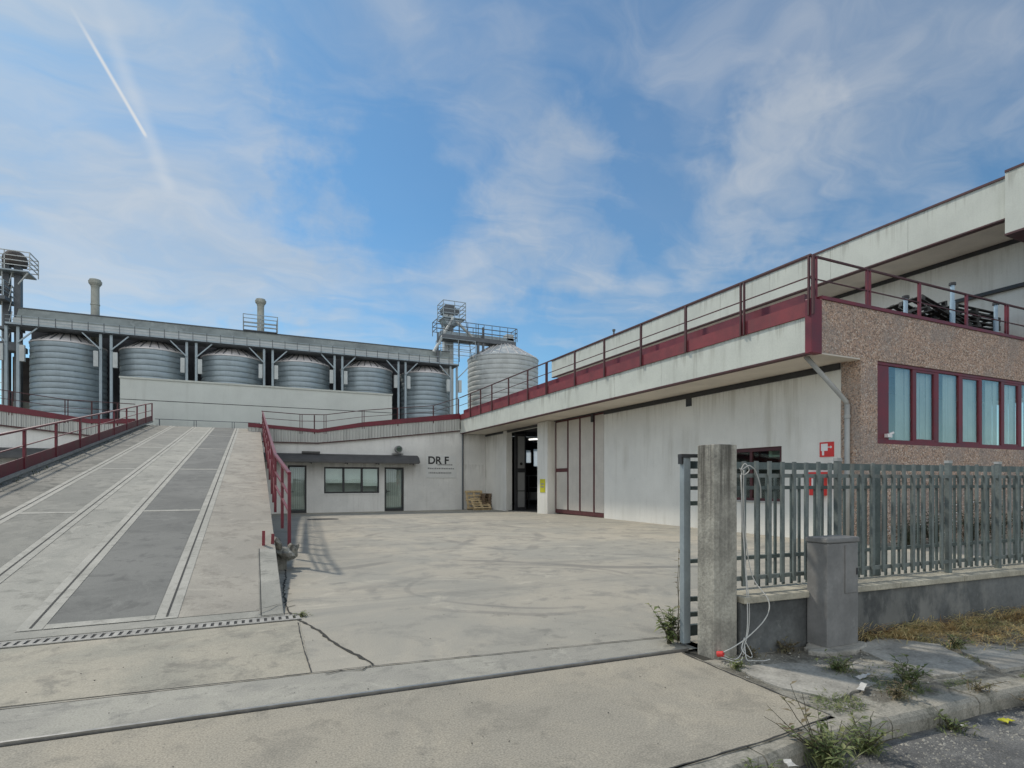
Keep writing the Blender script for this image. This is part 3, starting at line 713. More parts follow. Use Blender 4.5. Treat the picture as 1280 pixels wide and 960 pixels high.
# open folding door leaf of the big doorway
od = thing('folding_door', 'grey two panel door leaf folded open inside the dark doorway', 'folding door', (13.8, 28.3, 0))
of = MB().box(13.26, 13.42, 28.2, 28.28, -.12, 4.2).box(13.86, 13.93, 28.2, 28.28, -.12, 4.2).box(13.421, 13.859, 28.2, 28.28, 2.02, 2.25).box(13.421, 13.859, 28.2, 28.28, 4.05, 4.2).box(13.421, 13.859, 28.2, 28.28, -.12, .06)
MB().box(13.422, 13.858, 28.22, 28.26, .061, 2.019).box(13.422, 13.858, 28.22, 28.26, 2.251, 4.049).build('leaf', 'leaf_door', od)
of.build('leaf_frame', 'dark', od)
mb = MB(); mb.tube((13.64, 28.19, 2.5), (13.64, 28.218, 2.5), .08, 16); mb.build('round_vent', 'black', od)
mb = MB(); mb.box(13.425, 13.855, 28.205, 28.219, .95, 1.0); mb.build('cross_rail', 'dark', od)
# hall interior
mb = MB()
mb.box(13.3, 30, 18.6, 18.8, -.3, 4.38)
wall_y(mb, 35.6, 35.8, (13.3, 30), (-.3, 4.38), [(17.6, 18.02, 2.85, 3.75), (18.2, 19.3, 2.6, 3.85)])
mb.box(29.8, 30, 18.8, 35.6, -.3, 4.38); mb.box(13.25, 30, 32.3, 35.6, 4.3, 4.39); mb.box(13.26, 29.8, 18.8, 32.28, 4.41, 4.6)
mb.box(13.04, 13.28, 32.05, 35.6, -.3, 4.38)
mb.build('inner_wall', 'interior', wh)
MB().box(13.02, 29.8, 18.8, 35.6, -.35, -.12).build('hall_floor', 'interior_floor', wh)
iw = MB().box(17.6, 18.02, 35.66, 35.67, 2.85, 3.75).box(18.2, 19.3, 35.66, 35.67, 2.6, 3.85).build('back_window', 'frost', wh)
lamp = thing('fluorescent_lamp', 'lit fluorescent tube lamp hanging inside the open warehouse doorway', 'lamp', (15.0, 29.0, 4.0))
MB().bar((14.75, 29.5, 4.06), (15.3, 28.6, 4.06), .12, .06).build('lamp_housing', 'sign_white', lamp)
MB().tube((14.77, 29.47, 3.99), (15.28, 28.63, 3.99), .035, 8).build('tube', 'tube_light', lamp)
rk = thing('steel_rack', 'dim steel rack of crates standing inside the open warehouse doorway', 'rack', (16, 30, -.12))
for x in (15.2, 16.4, 17.6):
    for y in (30.4, 31.2): MB().box(x, x+.06, y, y+.06, -.12, 1.9).build('upright', 'galv_dark', rk)
for z in (.35, 1.1, 1.85): MB().box(15.2, 17.66, 30.38, 31.28, z, z+.05).build('shelf', 'galv_dark', rk)
MB().box(15.4, 16.2, 30.5, 31.1, .402, .85).box(16.6, 17.3, 30.5, 31.1, 1.152, 1.6).build('crate', 'leaf_door', rk)
# rain pipe with slanted head
dp = MB().tube((12.93, 8.74, -.1), (12.93, 8.74, 3.35), .06, 12).path([(12.93, 8.74, 3.33), (12.90, 8.75, 3.43), (11.62, 8.85, 4.41)], .055, 10).build('downpipe', 'pipe', wh, smooth=True)
MB().lathe(12.93, 8.74, [(.072, 3.02), (.072, 3.10)], 12).lathe(12.93, 8.74, [(.072, 1.6), (.072, 1.68)], 12).build('pipe_clip', 'pipe', dp)
# stain below a ceiling outlet
MB().box(12.975, 12.998, 14.05, 14.3, 3.98, 4.238).build('wall_outlet', 'dark', wh)

# terrace railings
zf = 5.22; hh = 6.56-zf
py = [30.0, 28.4, 26.8, 24.69, 22.6, 20.8, 18.51, 16.51, 14.45, 12.41, 10.36, 8.44]
railing_run('terrace_railing', 'dark red railing along the long edge of the warehouse roof terrace', [(XF-.055, 8.44, zf), (XF-.055, YO-.1, zf)],
            [(XF-.055, y, zf) for y in py], hh, .07, (.64,), None, False, mat='darkred', double=(5, 10, 11), top=.05)
fr = railing_run('terrace_railing', 'red railing on top of the pebbledash parapet over the front window', [(XF+.10, YF+.12, 5.60), (27, YF+.12, 5.60)],
                 [(x, YF+.12, 5.60) for x in (11.55, 13.47, 15.53, 17.68, 19.75, 22., 24.2)], 1.02, .085, (.50,), None, False, mat='red', double=(0, 1, 4), top=.05, railmat='darkred')

# ------------------------------------------------------------------ upper hall on the roof
XU, XU2 = 19.46, 21.35
uh = thing('rooftop_hall', 'white upper hall with red topped fascia set back on the warehouse roof', 'building', (XU2, 20, 5.4))
mb = MB(); y = 8.4
while y < 35.:
    e = min(y+2.7, 35.2); mb.box(XU+rnd.uniform(0, .006), XU+.2, y, e-.008, 9.03, 10.16); y += 2.7
mb.build('fascia', 'fascia', uh)
MB().box(XU+.05, XU+.19, 8.41, 35.19, 9.035, 10.155).build('fascia_core', 'dark', uh)
MB().box(XU-.03, XU+.25, 8.4, 35.2, 10.162, 10.23).build('capping', 'darkred', uh)
MB().box(XU-.012, XU+.21, 8.4, 35.2, 8.985, 9.028).build('fascia_trim', 'darkred', uh)
MB().box(XU+.201, XU2-.001, 8.5, 35.1, 9.005, 9.06).build('soffit', 'soffit', uh)
MB().box(XU2, 34, 7.9, 35, 5.362, 9.1).build('wall', 'white_wall', uh)
MB().box(XU2-.06, XU2-.002, 8., 35, 8.86, 9.0).build('wall_trim', 'dark', uh)
MB().box(XU2-.16, XU2-.003, 8., 10.75, 7.46, 7.56).build('wall_ledge', 'dark', uh)
MB().box(XU+.2, 34, 8.4, 35.2, 9.5, 10.1).build('roof', 'roof', uh)
MB().box(XU-.22, XU+1.2, 6.4, 8.398, 8.50, 10.22).build('end_panel', 'fascia', uh)
MB().box(XU-.24, XU+1.22, 6.38, 8.399, 10.222, 10.29).build('end_trim', 'darkred', uh)
MB().box(XU-.24, XU+1.22, 6.38, 8.399, 8.44, 8.498).build('end_trim', 'darkred', uh)
MB().box(XU-.03, XU+.1, 8.402, 8.46, 8.55, 9.02).build('end_trim', 'door_red', uh)
# things on the terrace and roof
for i, (x, z, lab) in enumerate([(15.6, 6.33, 'short pale blue pipe with dark cap left of the pallets on the roof'), (17.75, 7.0, 'tall pale blue pipe with dark cap amid the roof pallets'), (20.0, 6.75, 'pale blue pipe with dark cap right of the roof pallets')]):
    r_ = thing('vent_pipe', lab, 'pipe', (x, 8.95, 5.36), 'pale blue pipes on the terrace')
    MB().tube((x, 8.95, 5.36), (x, 8.95, z), .05, 12).tube((x, 8.95, 5.36), (x, 8.95, z-.45), .065, 12).build('pipe', 'bluepipe', r_, smooth=False)
    MB().tube((x, 8.95, z), (x, 8.95, z+.07), .085, 12).build('cap', 'dark', r_)
def pallet_mesh(w=1.2, d=.8):
    mb = MB()
    for y in (0, d/2-.05, d-.1): mb.box(0, w, y, y+.1, 0, .022)
    for x in (0, w/2-.07, w-.14):
        for y in (0, d/2-.05, d-.1): mb.box(x, x+.14, y, y+.1, .0225, .1)
        mb.box(x, x+.14, 0, d, .1005, .122)
    for k in range(5):
        y = k*(d-.12)/4; mb.box(0, w, y, y+.12, .1225, .144)
    return mb
pm = pallet_mesh(2.2, 1.2).build('pallet', 'wood_grey')
ordn = ['lowest', 'second from the bottom', 'third from the bottom', 'fourth from the bottom', 'fifth from the bottom', 'sixth from the bottom', 'seventh from the bottom', 'eighth from the bottom', 'topmost']
specs = [((18.55+rnd.uniform(-.1, .12), 9.25+rnd.uniform(-.05, .08), 5.362+.148*k), (0, 0, rnd.uniform(-.05, .05)), 'dark pallet, %s in the right stack on the roof' % ordn[k]) for k in range(9)]
specs += [((16.35+rnd.uniform(-.1, .12), 9.25+rnd.uniform(-.05, .08), 5.362+.148*k), (0, 0, rnd.uniform(-.05, .05)), 'dark pallet, %s in the left stack on the roof' % ordn[k]) for k in range(4)]
specs += [((16.2, 9.2, 5.98), (R(3), R(-17), R(4)), 'dark pallet tilted on the left roof stack, its right end raised'),
          ((16.95, 9.3, 6.62), (R(-4), R(16), R(-5)), 'dark pallet sloping down from the raised one to the right stack')]
for i, (l, r_, lab) in enumerate(specs):
    o = pm if i == 0 else copy_tree(pm)
    o.location = l; o.rotation_euler = r_; tag(o, lab, 'pallet', 'dark pallets piled on the roof terrace')
vp = thing('roof_ventilator', 'dark roof ventilator with thin pipe on the upper hall roof', 'ventilator', (21.6, 30, 10.1))
MB().lathe(21.4, 31.5, [(.2, 10.1), (.2, 10.5), (.5, 10.6), (.5, 10.8), (.3, 11.05), (.05, 11.1)], 14).build('dome', 'galv_dark', vp)
MB().tube((21.9, 31, 10.1), (21.9, 31, 11.6), .06, 8).tube((21.9, 31, 11.6), (21.9, 31, 11.72), .11, 8).build('pipe', 'galv_dark', vp)

# ------------------------------------------------------------------ signs on the long wall
hs = thing('hydrant_sign', 'square red sign with white hose symbol on the wall', 'sign', (12.99, 9.3, 2.3))
MB().box(12.985, 12.998, 9.12, 9.5, 2.12, 2.49).build('plate', 'sign_red', hs)
mb = MB().box(12.980, 12.984, 9.28, 9.46, 2.27, 2.45).box(12.980, 12.984, 9.375, 9.43, 2.16, 2.268)
mb.tube((12.980, 9.20, 2.36), (12.984, 9.20, 2.36), .03, 12).box(12.980, 12.984, 9.20, 9.278, 2.35, 2.37)
mb.build('symbol', 'sign_white', hs)
hb = thing('hose_cabinet', 'red fire hose cabinet on the wall behind the fence', 'hose cabinet', (12.95, 9.5, 1.4))
MB().box(12.80, 12.998, 9.30, 9.66, 1.15, 1.62).build('box', 'sign_red', hb, bevel=.01)
MB().box(12.77, 12.998, 9.24, 9.74, 1.622, 1.74).build('lid', 'sign_red', hb, bevel=.01)
MB().box(12.790, 12.799, 9.36, 9.58, 1.36, 1.58).build('window', 'sign_white', hb)
MB().box(12.782, 12.789, 9.42, 9.50, 1.40, 1.54).build('symbol', 'sign_red', hb)
ysn = MB().box(12.60, 12.618, 23.46, 23.96, .98, 1.62).build('notice_plate', 'yellow', origin=(12.61, 23.7, 1.5))
tag(ysn, 'tall yellow notice plate on the white doorway pillar', 'notice')
mb = MB().box(12.594, 12.599, 23.56, 23.86, 1.36, 1.42).box(12.594, 12.599, 23.56, 23.86, 1.22, 1.28); mb.build('notice_print', 'letter_grey', ysn)

# ------------------------------------------------------------------ office wing
ow = thing('office_wing', 'white office wing with sloping corrugated roof edge and dark canopy', 'building', (6, YO, -.2))
BOT = [(-.3, 3.62), (.88, 3.61), (3.13, 3.62), (5.54, 3.89), (11.27, 4.60)]
RB = [(-.3, 4.33), (.88, 4.29), (3.13, 4.16), (5.54, 4.58), (11.27, 5.30)]
RT = [(-.3, 4.55), (.88, 4.47), (3.13, 4.34), (5.54, 4.83), (11.27, 5.62)]
mb = MB()
wall_y(mb, YO, YO+.25, (.30, 12.99), (-.35, 3.0), [(1.62, 2.56, -.35, 2.38), (3.46, 6.46, .85, 2.31), (6.76, 7.88, -.35, 2.32)])
mb.band_y([(.30, 3.), (.88, 3.), (3.13, 3.), (5.54, 3.), (11.27, 3.), (12.99, 3.)], [(.30, 3.75), (.88, 3.75), (3.13, 3.75), (5.54, 4.0), (11.27, 4.7), (12.99, 4.7)], YO, YO+.25)
mb.build('wall', 'office_wall', ow)
MB().band_y(BOT, RB, YO-.12, YO-.002).build('fascia', 'corr_fascia', ow)
MB().band_y(RB, RT, YO-.16, YO+.05).build('edge_band', 'red', ow)
MB().band_y([(x, z-.05) for x, z in BOT], [(x, z-.002) for x, z in BOT], YO-.13, YO-.002).build('fascia_trim', 'darkred', ow)
mb = MB()
for (a, b) in zip(RT[:-1], RT[1:]): mb.prof_y([(a[0], a[1]-.2), (b[0], b[1]-.2), (b[0], b[1]-.1), (a[0], a[1]-.1)], YO+.06, 38)
mb.build('roof_deck', 'roof', ow)
MB().box(.31, 12.98, 35.3, 35.5, -.3, 3.4).box(.31, 12.98, YO+.26, 35.3, -.3, -.1).build('room_wall', 'curtain', ow)
MB().tube((11.48, YO-.06, -.2), (11.48, YO-.06, 4.5), .055, 10).build('downpipe', 'galv_dark', ow)
# doors, window
def office_door(a, b, top, lab=None):
    f = MB().box(a+.002, a+.09, YO+.03, YO+.14, -.2, top-.002).box(b-.09, b-.002, YO+.03, YO+.14, -.2, top-.002).box(a+.091, b-.091, YO+.03, YO+.14, top-.1, top-.002).box(a+.091, b-.091, YO+.03, YO+.14, -.2, -.06)
    d = f.build('door', 'dark', ow)
    MB().box(a+.091, b-.091, YO+.08, YO+.086, -.059, top-.101).build('pane', 'glass', d)
    MB().box(a+.11, a+.13, YO-.03, YO+.03, .85, 1.05).box(a+.13, a+.30, YO-.03, YO-.005, .93, .97).build('handle', 'dark', d)
    mb = MB(); x = a+.12
    while x < b-.15:
        q = rnd.uniform(0, .02); mb.box(x, x+.095, YO+.145+q, YO+.15+q, .0, top-.15); x += .11
    mb.build('curtain', 'blind', d)
office_door(1.62, 2.56, 2.38); office_door(6.76, 7.88, 2.32)
f = MB().box(3.462, 6.458, YO+.03, YO+.14, .852, .94).box(3.462, 6.458, YO+.03, YO+.14, 2.22, 2.308)
for a, b in ((3.462, 3.54), (4.44, 4.55), (5.44, 5.55), (6.38, 6.458)): f.box(a, b, YO+.03, YO+.14, .941, 2.219)
w = f.build('office_window', 'dark', ow)
for a, b in ((3.541, 4.439), (4.551, 5.439), (5.551, 6.379)):
    MB().box(a, b, YO+.08, YO+.086, .941, 2.219).build('pane', 'glass', w)
mb = MB(); mb.box(3.5, 5.5, YO+.145, YO+.15, 1.42, 2.25); mb.build('blind', 'curtain', w)
mb = MB(); mb.box(5.5, 6.4, YO+.145, YO+.15, 1.25, 2.25); mb.build('blind', 'curtain', w)
mb = MB(); mb.box(3.5, 6.4, YO+.6, YO+.65, .5, 1.6); mb.build('curtain', 'blind', w)
MB().box(3.3, 6.6, YO-.04, YO+.028, .79, .848).build('sill', 'office_wall', w)
# canopy: quarter-round sheet with side cheek and brackets
can = thing('canopy', 'dark grey curved canopy sheltering the office window and doors', 'canopy', (4.5, YO, 2.6))
prof = [(YO-.001, 3.02), (YO-.25, 3.01), (YO-.5, 2.95), (YO-.72, 2.83), (YO-.86, 2.66), (YO-.90, 2.56)]
inner = [(y+.0, z-.05) for y, z in prof[::-1]]
mb = MB(); mb.prof_x(prof+inner, .32, 8.55); 
mb.build('sheet', 'canopy', can, smooth=False)
mb = MB(); mb.prof_x(prof+[(YO-.001, 2.60)], 8.552, 8.60); mb.build('cheek', 'canopy', can)
for x in (.9, 2.7, 4.55, 6.25, 8.2): MB().box(x, x+.05, YO-.82, YO-.002, 2.50, 2.56).box(x, x+.05, YO-.84, YO-.78, 2.44, 2.60).build('bracket', 'dark', can)
fl = thing('floodlight', 'small grey floodlight on the wall above the office canopy', 'floodlight', (7.6, YO-.1, 3.3))
MB().box(7.15, 7.75, YO-.4, YO-.1, 3.06, 3.10).build('mount', 'dark', fl)
MB().tube((7.5, YO-.42, 3.36), (7.5, YO-.1, 3.36), .2, 14).build('head', 'lamp_grey', fl)
MB().tube((7.5, YO-.44, 3.36), (7.5, YO-.421, 3.36), .15, 14).build('lens', 'glass_dark', fl)
cb = MB().box(2.3, 3.2, YO-.5, YO-.15, 3.0, 3.12).build('canopy_hump', 'canopy', can)
# company sign board
sb = thing('sign_board', 'pale company sign with black letters on the office wall', 'sign', (10, YO, 2.4))
MB().box(9.20, 11.1, YO-.03, YO-.004, 1.72, 3.05).build('board', 'board', sb)
def text(body, size, x, y, z, mat, parent, ext=.006):
    cu = bpy.data.curves.new('lettering', 'FONT'); cu.body = body; cu.size = size; cu.extrude = ext; cu.offset = .016
    o = bpy.data.objects.new('lettering', cu); COL.objects.link(o)
    dg = bpy.context.evaluated_depsgraph_get(); me = bpy.data.meshes.new_from_object(o.evaluated_get(dg))
    bpy.data.objects.remove(o); bpy.data.curves.remove(cu)
    me.transform(Matrix.Translation(Vector((x, y, z))-parent.location) @ Matrix.Rotation(R(90), 4, 'X'))
    me.materials.clear(); me.materials.append(M[mat])
    o = bpy.data.objects.new('lettering', me); COL.objects.link(o); o.parent = parent
    return o
text('DR F', .62, 9.30, YO-.038, 2.56, 'letter', sb)
mb = MB()
for (a, b, z) in [(9.9, 10.85, 2.47), (9.3, 10.85, 2.24), (9.35, 10.75, 1.98)]:
    x = a
    while x < b:
        wd = rnd.uniform(.05, .11); mb.box(x, x+wd, YO-.036, YO-.031, z, z+.075+rnd.uniform(-.01, .015)); x += wd+.025
mb.build('small_print', 'letter_grey', sb)
# office roof railing
orp = [(.35, YO-.1, 4.28), (2.27, YO-.1, 4.21), (3.5, YO-.1, 4.25), (5.54, YO-.1, 4.60), (9.62, YO-.1, 5.10), (11.2, YO-.1, 5.66)]
railing_run('office_roof_railing', 'dark steel railing following the sloping roof edge of the office wing', orp,
            [(2.27, YO-.1, 4.21), (2.95, YO-.1, 4.22), (3.5, YO-.1, 4.25), (5.54, YO-.1, 4.60), (7.5, YO-.1, 4.84), (9.62, YO-.1, 5.10), (11.2, YO-.1, 5.62)], .9, .06, (.6,), None, False, mat='darkred', double=(0, 2, 3), top=.045, drop=.15)

# left wing beyond the ramp
lw = thing('left_wing', 'white wing left of the ramp with corrugated roof edge', 'building', (-9, YO, -.2))
LB = [(-24, 5.5), (-10.25, 4.03), (-7.0, 3.68), (-5.2, 3.62)]; LR = [(-24, 6.1), (-10.25, 4.62), (-7.0, 4.22), (-5.2, 4.28)]; LT = [(-24, 6.42), (-10.25, 4.93), (-7.0, 4.42), (-5.2, 4.52)]
mb = MB(); mb.box(-24, -5.2, YO, YO+.25, -.35, 3.0)
mb.band_y([(x, 3.) for x, z in LB], [(x, z+.1) for x, z in LB], YO, YO+.25); mb.build('wall', 'office_wall', lw)
MB().band_y(LB, LR, YO-.12, YO-.002).build('fascia', 'corr_fascia', lw)
MB().band_y(LR, LT, YO-.16, YO+.05).build('edge_band', 'red', lw)
MB().band_y([(x, z-.06) for x, z in LB], [(x, z-.002) for x, z in LB], YO-.13, YO-.002).build('fascia_trim', 'darkred', lw)
mb = MB()
for (a, b) in zip(LT[:-1], LT[1:]): mb.prof_y([(a[0], a[1]-.2), (b[0], b[1]-.2), (b[0], b[1]-.1), (a[0], a[1]-.1)], YO+.06, 38)
mb.build('roof_deck', 'roof', lw)
c2 = thing('canopy', 'dark grey canopy on the wall left of the ramp', 'canopy', (-10, YO, 2.6))
mb = MB(); mb.prof_x(prof+inner, -16, -7.97); mb.build('sheet', 'canopy', c2)
mb = MB(); mb.prof_x(prof+[(YO-.001, 2.60)], -7.968, -7.92); mb.build('cheek', 'canopy', c2)
for x in (-13, -11.2, -9.4): MB().box(x, x+.05, YO-.84, YO-.002, 2.46, 2.56).build('bracket', 'dark', c2)
railing_run('left_roof_railing', 'dark steel railing on the roof edge left of the ramp', [(-18, YO-.1, 5.5), (-10.25, YO-.1, 4.65), (-7.85, YO-.1, 4.35), (-5.2, YO-.1, 4.3)],
            [(-11.8, YO-.1, 4.85), (-9.85, YO-.1, 4.6), (-7.85, YO-.1, 4.35), (-6.9, YO-.1, 4.33), (-5.9, YO-.1, 4.3)], .92, .06, (.6,), None, False, mat='darkred', double=(1, 2), top=.04, drop=.15)

# annex between ramp and silos
an = thing('annex', 'windowless grey panel building at the top of the ramp before the silos', 'building', (0, 40, 0))
MB().box(-6.56, 8.1, 36.0, 46, -.2, 5.93).build('wall', 'annex', an)
MB().box(-6.56, 8.1, 36.004, 46, 5.97, 7.08).build('upper_wall', 'annex', an)
MB().box(-6.5, 8.05, 36.03, 45.9, 5.931, 5.969).build('joint', 'dark', an)
MB().box(-6.60, 8.14, 35.95, 46.05, 7.082, 7.18).build('capping', 'fascia', an)

# ------------------------------------------------------------------ silos
YS = 55.
def silo_body(r, z0, z1, pitch=.45):
    prof = []; z = z0
    n_ = int((z1-z0)/pitch); p = (z1-z0)/n_
    for i in range(n_):
        zz = z0+i*p
        prof += [(r-.07, zz), (r-.012, zz+p*.07), (r+.012, zz+p*.30), (r+.02, zz+p*.55), (r+.012, zz+p*.78), (r-.012, zz+p*.94), (r-.07, zz+p*.985)]
    prof.append((r-.05, z1))
    return prof
def make_silo(x, y, r, ze, za, pitch, mats, label, group=None):
    root = thing('grain_silo', label, 'silo', (x, y, 0), group)
    MB().lathe(x, y, silo_body(r, 0, ze, pitch), 56).build('body', mats[0], root, smooth=False)
    MB().lathe(x, y, [(r+.06, ze-.06), (r+.06, ze+.03), (r*.18, za), (r*.18, za+.25), (.02, za+.27)], 36).build('roof', mats[1], root)
    mb = MB()
    for k in range(24):
        a = 2*math.pi*k/24; c_, s_ = math.cos(a), math.sin(a)
        mb.bar((x+c_*(r+.04), y+s_*(r+.04), ze+.07), (x+c_*r*.2, y+s_*r*.2, za+.04), .05, .06)
    mb.build('roof_rib', mats[2], root)
    mb = MB()
    for k in range(14):
        a = 2*math.pi*k/14+.1; c_, s_ = math.cos(a), math.sin(a)
        mb.bar((x+c_*(r+.035), y+s_*(r+.035), 0), (x+c_*(r+.035), y+s_*(r+.035), ze-.1), .03, .03)
    return root
SX = [-13.35, -7.6, -1.75, 4.0, 9.9, 15.7]
labs = ['corrugated grain silo at the left end of the row by the tower', 'corrugated grain silo above the left corner of the annex',
        'corrugated grain silo between the annex corner and the second chimney', 'corrugated grain silo just right of the second chimney',
        'corrugated grain silo above the right end of the annex', 'corrugated grain silo at the right end of the row, free of the annex']
proto = make_silo(SX[0], YS, 2.42, 12.2, 13.5, .45, ('galv', 'silo_roof', 'galv_dark'), labs[0], 'grain silos in a row under the gallery')
for x, l in zip(SX[1:], labs[1:]):
    c = copy_tree(proto); c.location.x = x; c['label'] = l
make_silo(24.4, YS, 3.8, 14.5, 16.4, .5, ('galv_light', 'galv_light', 'silo_roof'), 'large pale corrugated silo standing apart to the right of the row')
# gallery over the silos
gal = thing('conveyor_gallery', 'long galvanised conveyor gallery carried above the row of silos', 'gallery', (1, 55, 13))
mb = MB(); mb.prof_x([(54.1, 13.95), (54.1, 14.02), (54.6, 14.80), (56.4, 14.80), (56.4, 13.95)], -16.4, 18.2); mb.build('housing', 'cladding', gal)
MB().box(-16.45, 18.25, 54.55, 56.5, 14.802, 14.88).build('roof', 'galv_dark', gal)
MB().box(-16.6, 18.4, 52.4, 54.05, 12.98, 13.06).build('walkway', 'galv_dark', gal)
MB().box(-16.6, 18.4, 54.06, 54.12, 13.0, 13.945).build('backing_panel', 'galv_light', gal)
MB().box(-16.6, 18.4, 52.40, 52.43, 13.0, 13.2).build('kick_plate', 'galv', gal)
for z in (13.38, 13.70): MB().box(-16.6, 18.4, 52.40, 52.435, z, z+.035).build('walkway_rail', 'galv', gal)
for k in range(36): MB().box(-16.6+k, -16.55+k, 52.36, 52.40, 12.95, 13.74).build('rail_post', 'galv_dark', gal)
for x in [-16.2, -10.5, -4.7, 1.1, 6.95, 12.8, 18.0]:
    for dx in (-.34, .34):
        leg = MB().box(x+dx-.09, x+dx+.09, 52.6, 52.78, 0, 12.97).build('leg', 'galv', gal)
        sg_ = 1 if dx > 0 else -1
        MB().bar((x+dx, 52.55, 11.75), (x+sg_*1.5, 52.55, 12.95), .09, .09).build('brace', 'galv', leg)
        dxx = .62*sg_
        MB().box(x+dxx-.15, x+dxx+.15, 52.45, 52.7, 10.4, 11.6).build('hopper_box', 'galv_light', gal)
MB().box(-16.5, 18.6, 57.6, 58., 0, 14.75).build('rear_wall', 'shed', gal)
for x in SX: MB().box(x-.4, x+.4, 54.2, 56, 13.72, 13.94).build('spout', 'galv_dark', gal)

def elevator_rail(mb, x0, x1, y0, y1, z, h, n_=3, r_=.03):
    for k in range(1, n_+1):
        zz = z+h*k/n_
        for a, b in (((x0, y0), (x1, y0)), ((x1, y0), (x1, y1)), ((x1, y1), (x0, y1)), ((x0, y1), (x0, y0))):
            mb.bar((*a, zz), (*b, zz), r_*2, r_*2)
    for p in ((x0, y0), (x1, y0), (x1, y1), (x0, y1), ((x0+x1)/2, y0), ((x0+x1)/2, y1)): mb.bar((*p, z), (*p, z+h), r_*2, r_*2)
# right elevator tower
et = thing('elevator_tower', 'steel elevator tower with railed platform right of the gallery', 'tower', (18.3, 56, 0))
MB().box(17.95, 18.4, 55.5, 56.2, 8, 19.4).box(18.5, 18.95, 55.5, 56.2, 8, 19.4).build('shaft', 'galv_light', et)
MB().prof_y([(17.8, 19.0), (19.1, 19.0), (19.2, 19.6), (18.95, 20.0), (18.1, 20.0), (17.7, 19.6)], 55.4, 56.3).box(19.0, 19.6, 55.6, 56.1, 19.2, 19.7).build('head', 'galv_dark', et)
MB().box(17.5, 19.9, 54.4, 56.4, 18.30, 18.40).prof_y([(17.95, 17.7), (19.1, 17.7), (19.8, 18.29), (17.6, 18.29)], 54.6, 56.2).build('platform', 'galv', et)
mb = MB(); elevator_rail(mb, 17.5, 19.9, 54.4, 56.4, 18.40, 1.65, 4); mb.build('railing', 'galv', et)
MB().tube((18.5, 54.3, 18.3), (16.3, 53.9, 14.5), .15, 10).build('chute', 'galv_light', et)
MB().tube((18.8, 54.3, 18.0), (20.6, 54.2, 16.5), .15, 10).build('chute', 'galv_light', et)
mb = MB()
for x in (16.95, 20.25): mb.bar((17.5 if x < 18 else 19.9, 54.4, 18.3), (x-.35 if x < 18 else x+.3, 54.2, 14.), .05, .05)
mb.tube((19.4, 55, 14), (19.4, 55, 18.2), .06, 6)
mb.build('stay', 'galv_dark', et)
MB().prof_x([(54.4, 14), (55.5, 14), (55.3, 14.5), (54.6, 14.5)], 15.7, 16.6).build('chute_shoe', 'galv_light', et)
mb = MB(); elevator_rail(mb, 16.9, 20.6, 53.4, 55.0, 14.1, 1.8, 3, .025); mb.build('lower_railing', 'galv', et)
# bridge from tower to the large silo
br = thing('bridge', 'railed steel catwalk bridge leading to the top of the large silo', 'catwalk', (21, 54.5, 16))
MB().box(17.2, 25.4, 53.8, 55.2, 16.0, 16.42).build('deck', 'galv_dark', br)
MB().box(17.2, 25.4, 54.2, 55.0, 16.43, 16.85).build('conveyor', 'galv', br)
mb = MB(); elevator_rail(mb, 16.6, 25.5, 53.75, 55.25, 16.42, 1.4, 3, .028)
for k in range(10): mb.bar((17.2+k*.9, 53.75, 16.42), (17.2+k*.9, 53.75, 17.8), .05, .05)
mb.build('railing', 'galv_dark', br)
MB().box(21.0, 21.25, 53.9, 54.15, 0, 16).box(21.6, 21.8, 53.9, 54.1, 0, 17.6).box(16.7, 16.85, 53.9, 54.1, 13, 16.5).build('support', 'galv_dark', br)
MB().box(23.6, 25.3, 54., 55.6, 16.43, 16.5).lathe(24.4, 55, [(.75, 16.0), (.75, 16.62)], 20).box(24.5, 25.3, 54.2, 55.2, 16.63, 17.3).build('end_box', 'galv_light', br)
# left elevator tower
lt = thing('elevator_tower', 'steel elevator tower with domed head at the left edge of view', 'tower', (-16.6, 55, 0))
MB().box(-17.45, -17.05, 54.8, 55.3, 0, 18.3).box(-16.75, -16.35, 54.8, 55.3, 0, 18.3).build('shaft', 'galv_dark', lt)
MB().lathe(-16.75, 55, [(.72, 18.15), (.78, 18.5), (.72, 18.85), (.5, 19.12), (.25, 19.26), (.02, 19.3)], 20).build('head', 'brick_dark', lt)
MB().box(-18.6, -15.7, 54.1, 56.0, 17.5, 17.6).build('platform', 'galv', lt)
mb = MB(); elevator_rail(mb, -18.6, -15.6, 54.1, 56.0, 17.6, 1.4, 4, .03)
for k in range(5): mb.bar((-17.0, 54.6, 12.5+k), (-16.8, 54.6, 13.5+k), .05, .05)
mb.bar((-16.4, 54.5, 16.6), (-15.7, 54.2, 17.5), .08, .08); mb.build('railing', 'galv_light', lt)
MB().box(-22, -16.9, 53.6, 55.6, 15.15, 15.4).box(-22, -17.4, 54, 55.2, 15.9, 16.3).build('lower_platform', 'galv_dark', lt)
mb = MB(); elevator_rail(mb, -22, -17.0, 53.6, 55.6, 15.4, 1.2, 3, .03); mb.build('lower_railing', 'galv', lt)
MB().box(-26, -15.9, 53.6, 54.8, 11.35, 11.75).box(-26, -15.9, 53.7, 53.8, 11.76, 12.0).box(-26, -17.5, 53.6, 53.66, 12.6, 12.66).box(-17.3, -16.0, 53.5, 54.6, 12.9, 13.1).build('walkway', 'galv_dark', lt)
mb = MB()
for k in range(8): mb.bar((-17.55+0, 54.4, 4+k*1.), (-17.35, 54.4, 4+k), .04, .04)
mb.box(-17.60, -17.55, 54.38, 54.42, 2, 18); mb.box(-17.36, -17.31, 54.38, 54.42, 2, 18)
mb.build('ladder', 'galv_light', lt)
lh = thing('lift_house', 'narrow dark rendered lift house behind the left tower', 'building', (-16.4, 57, 0))
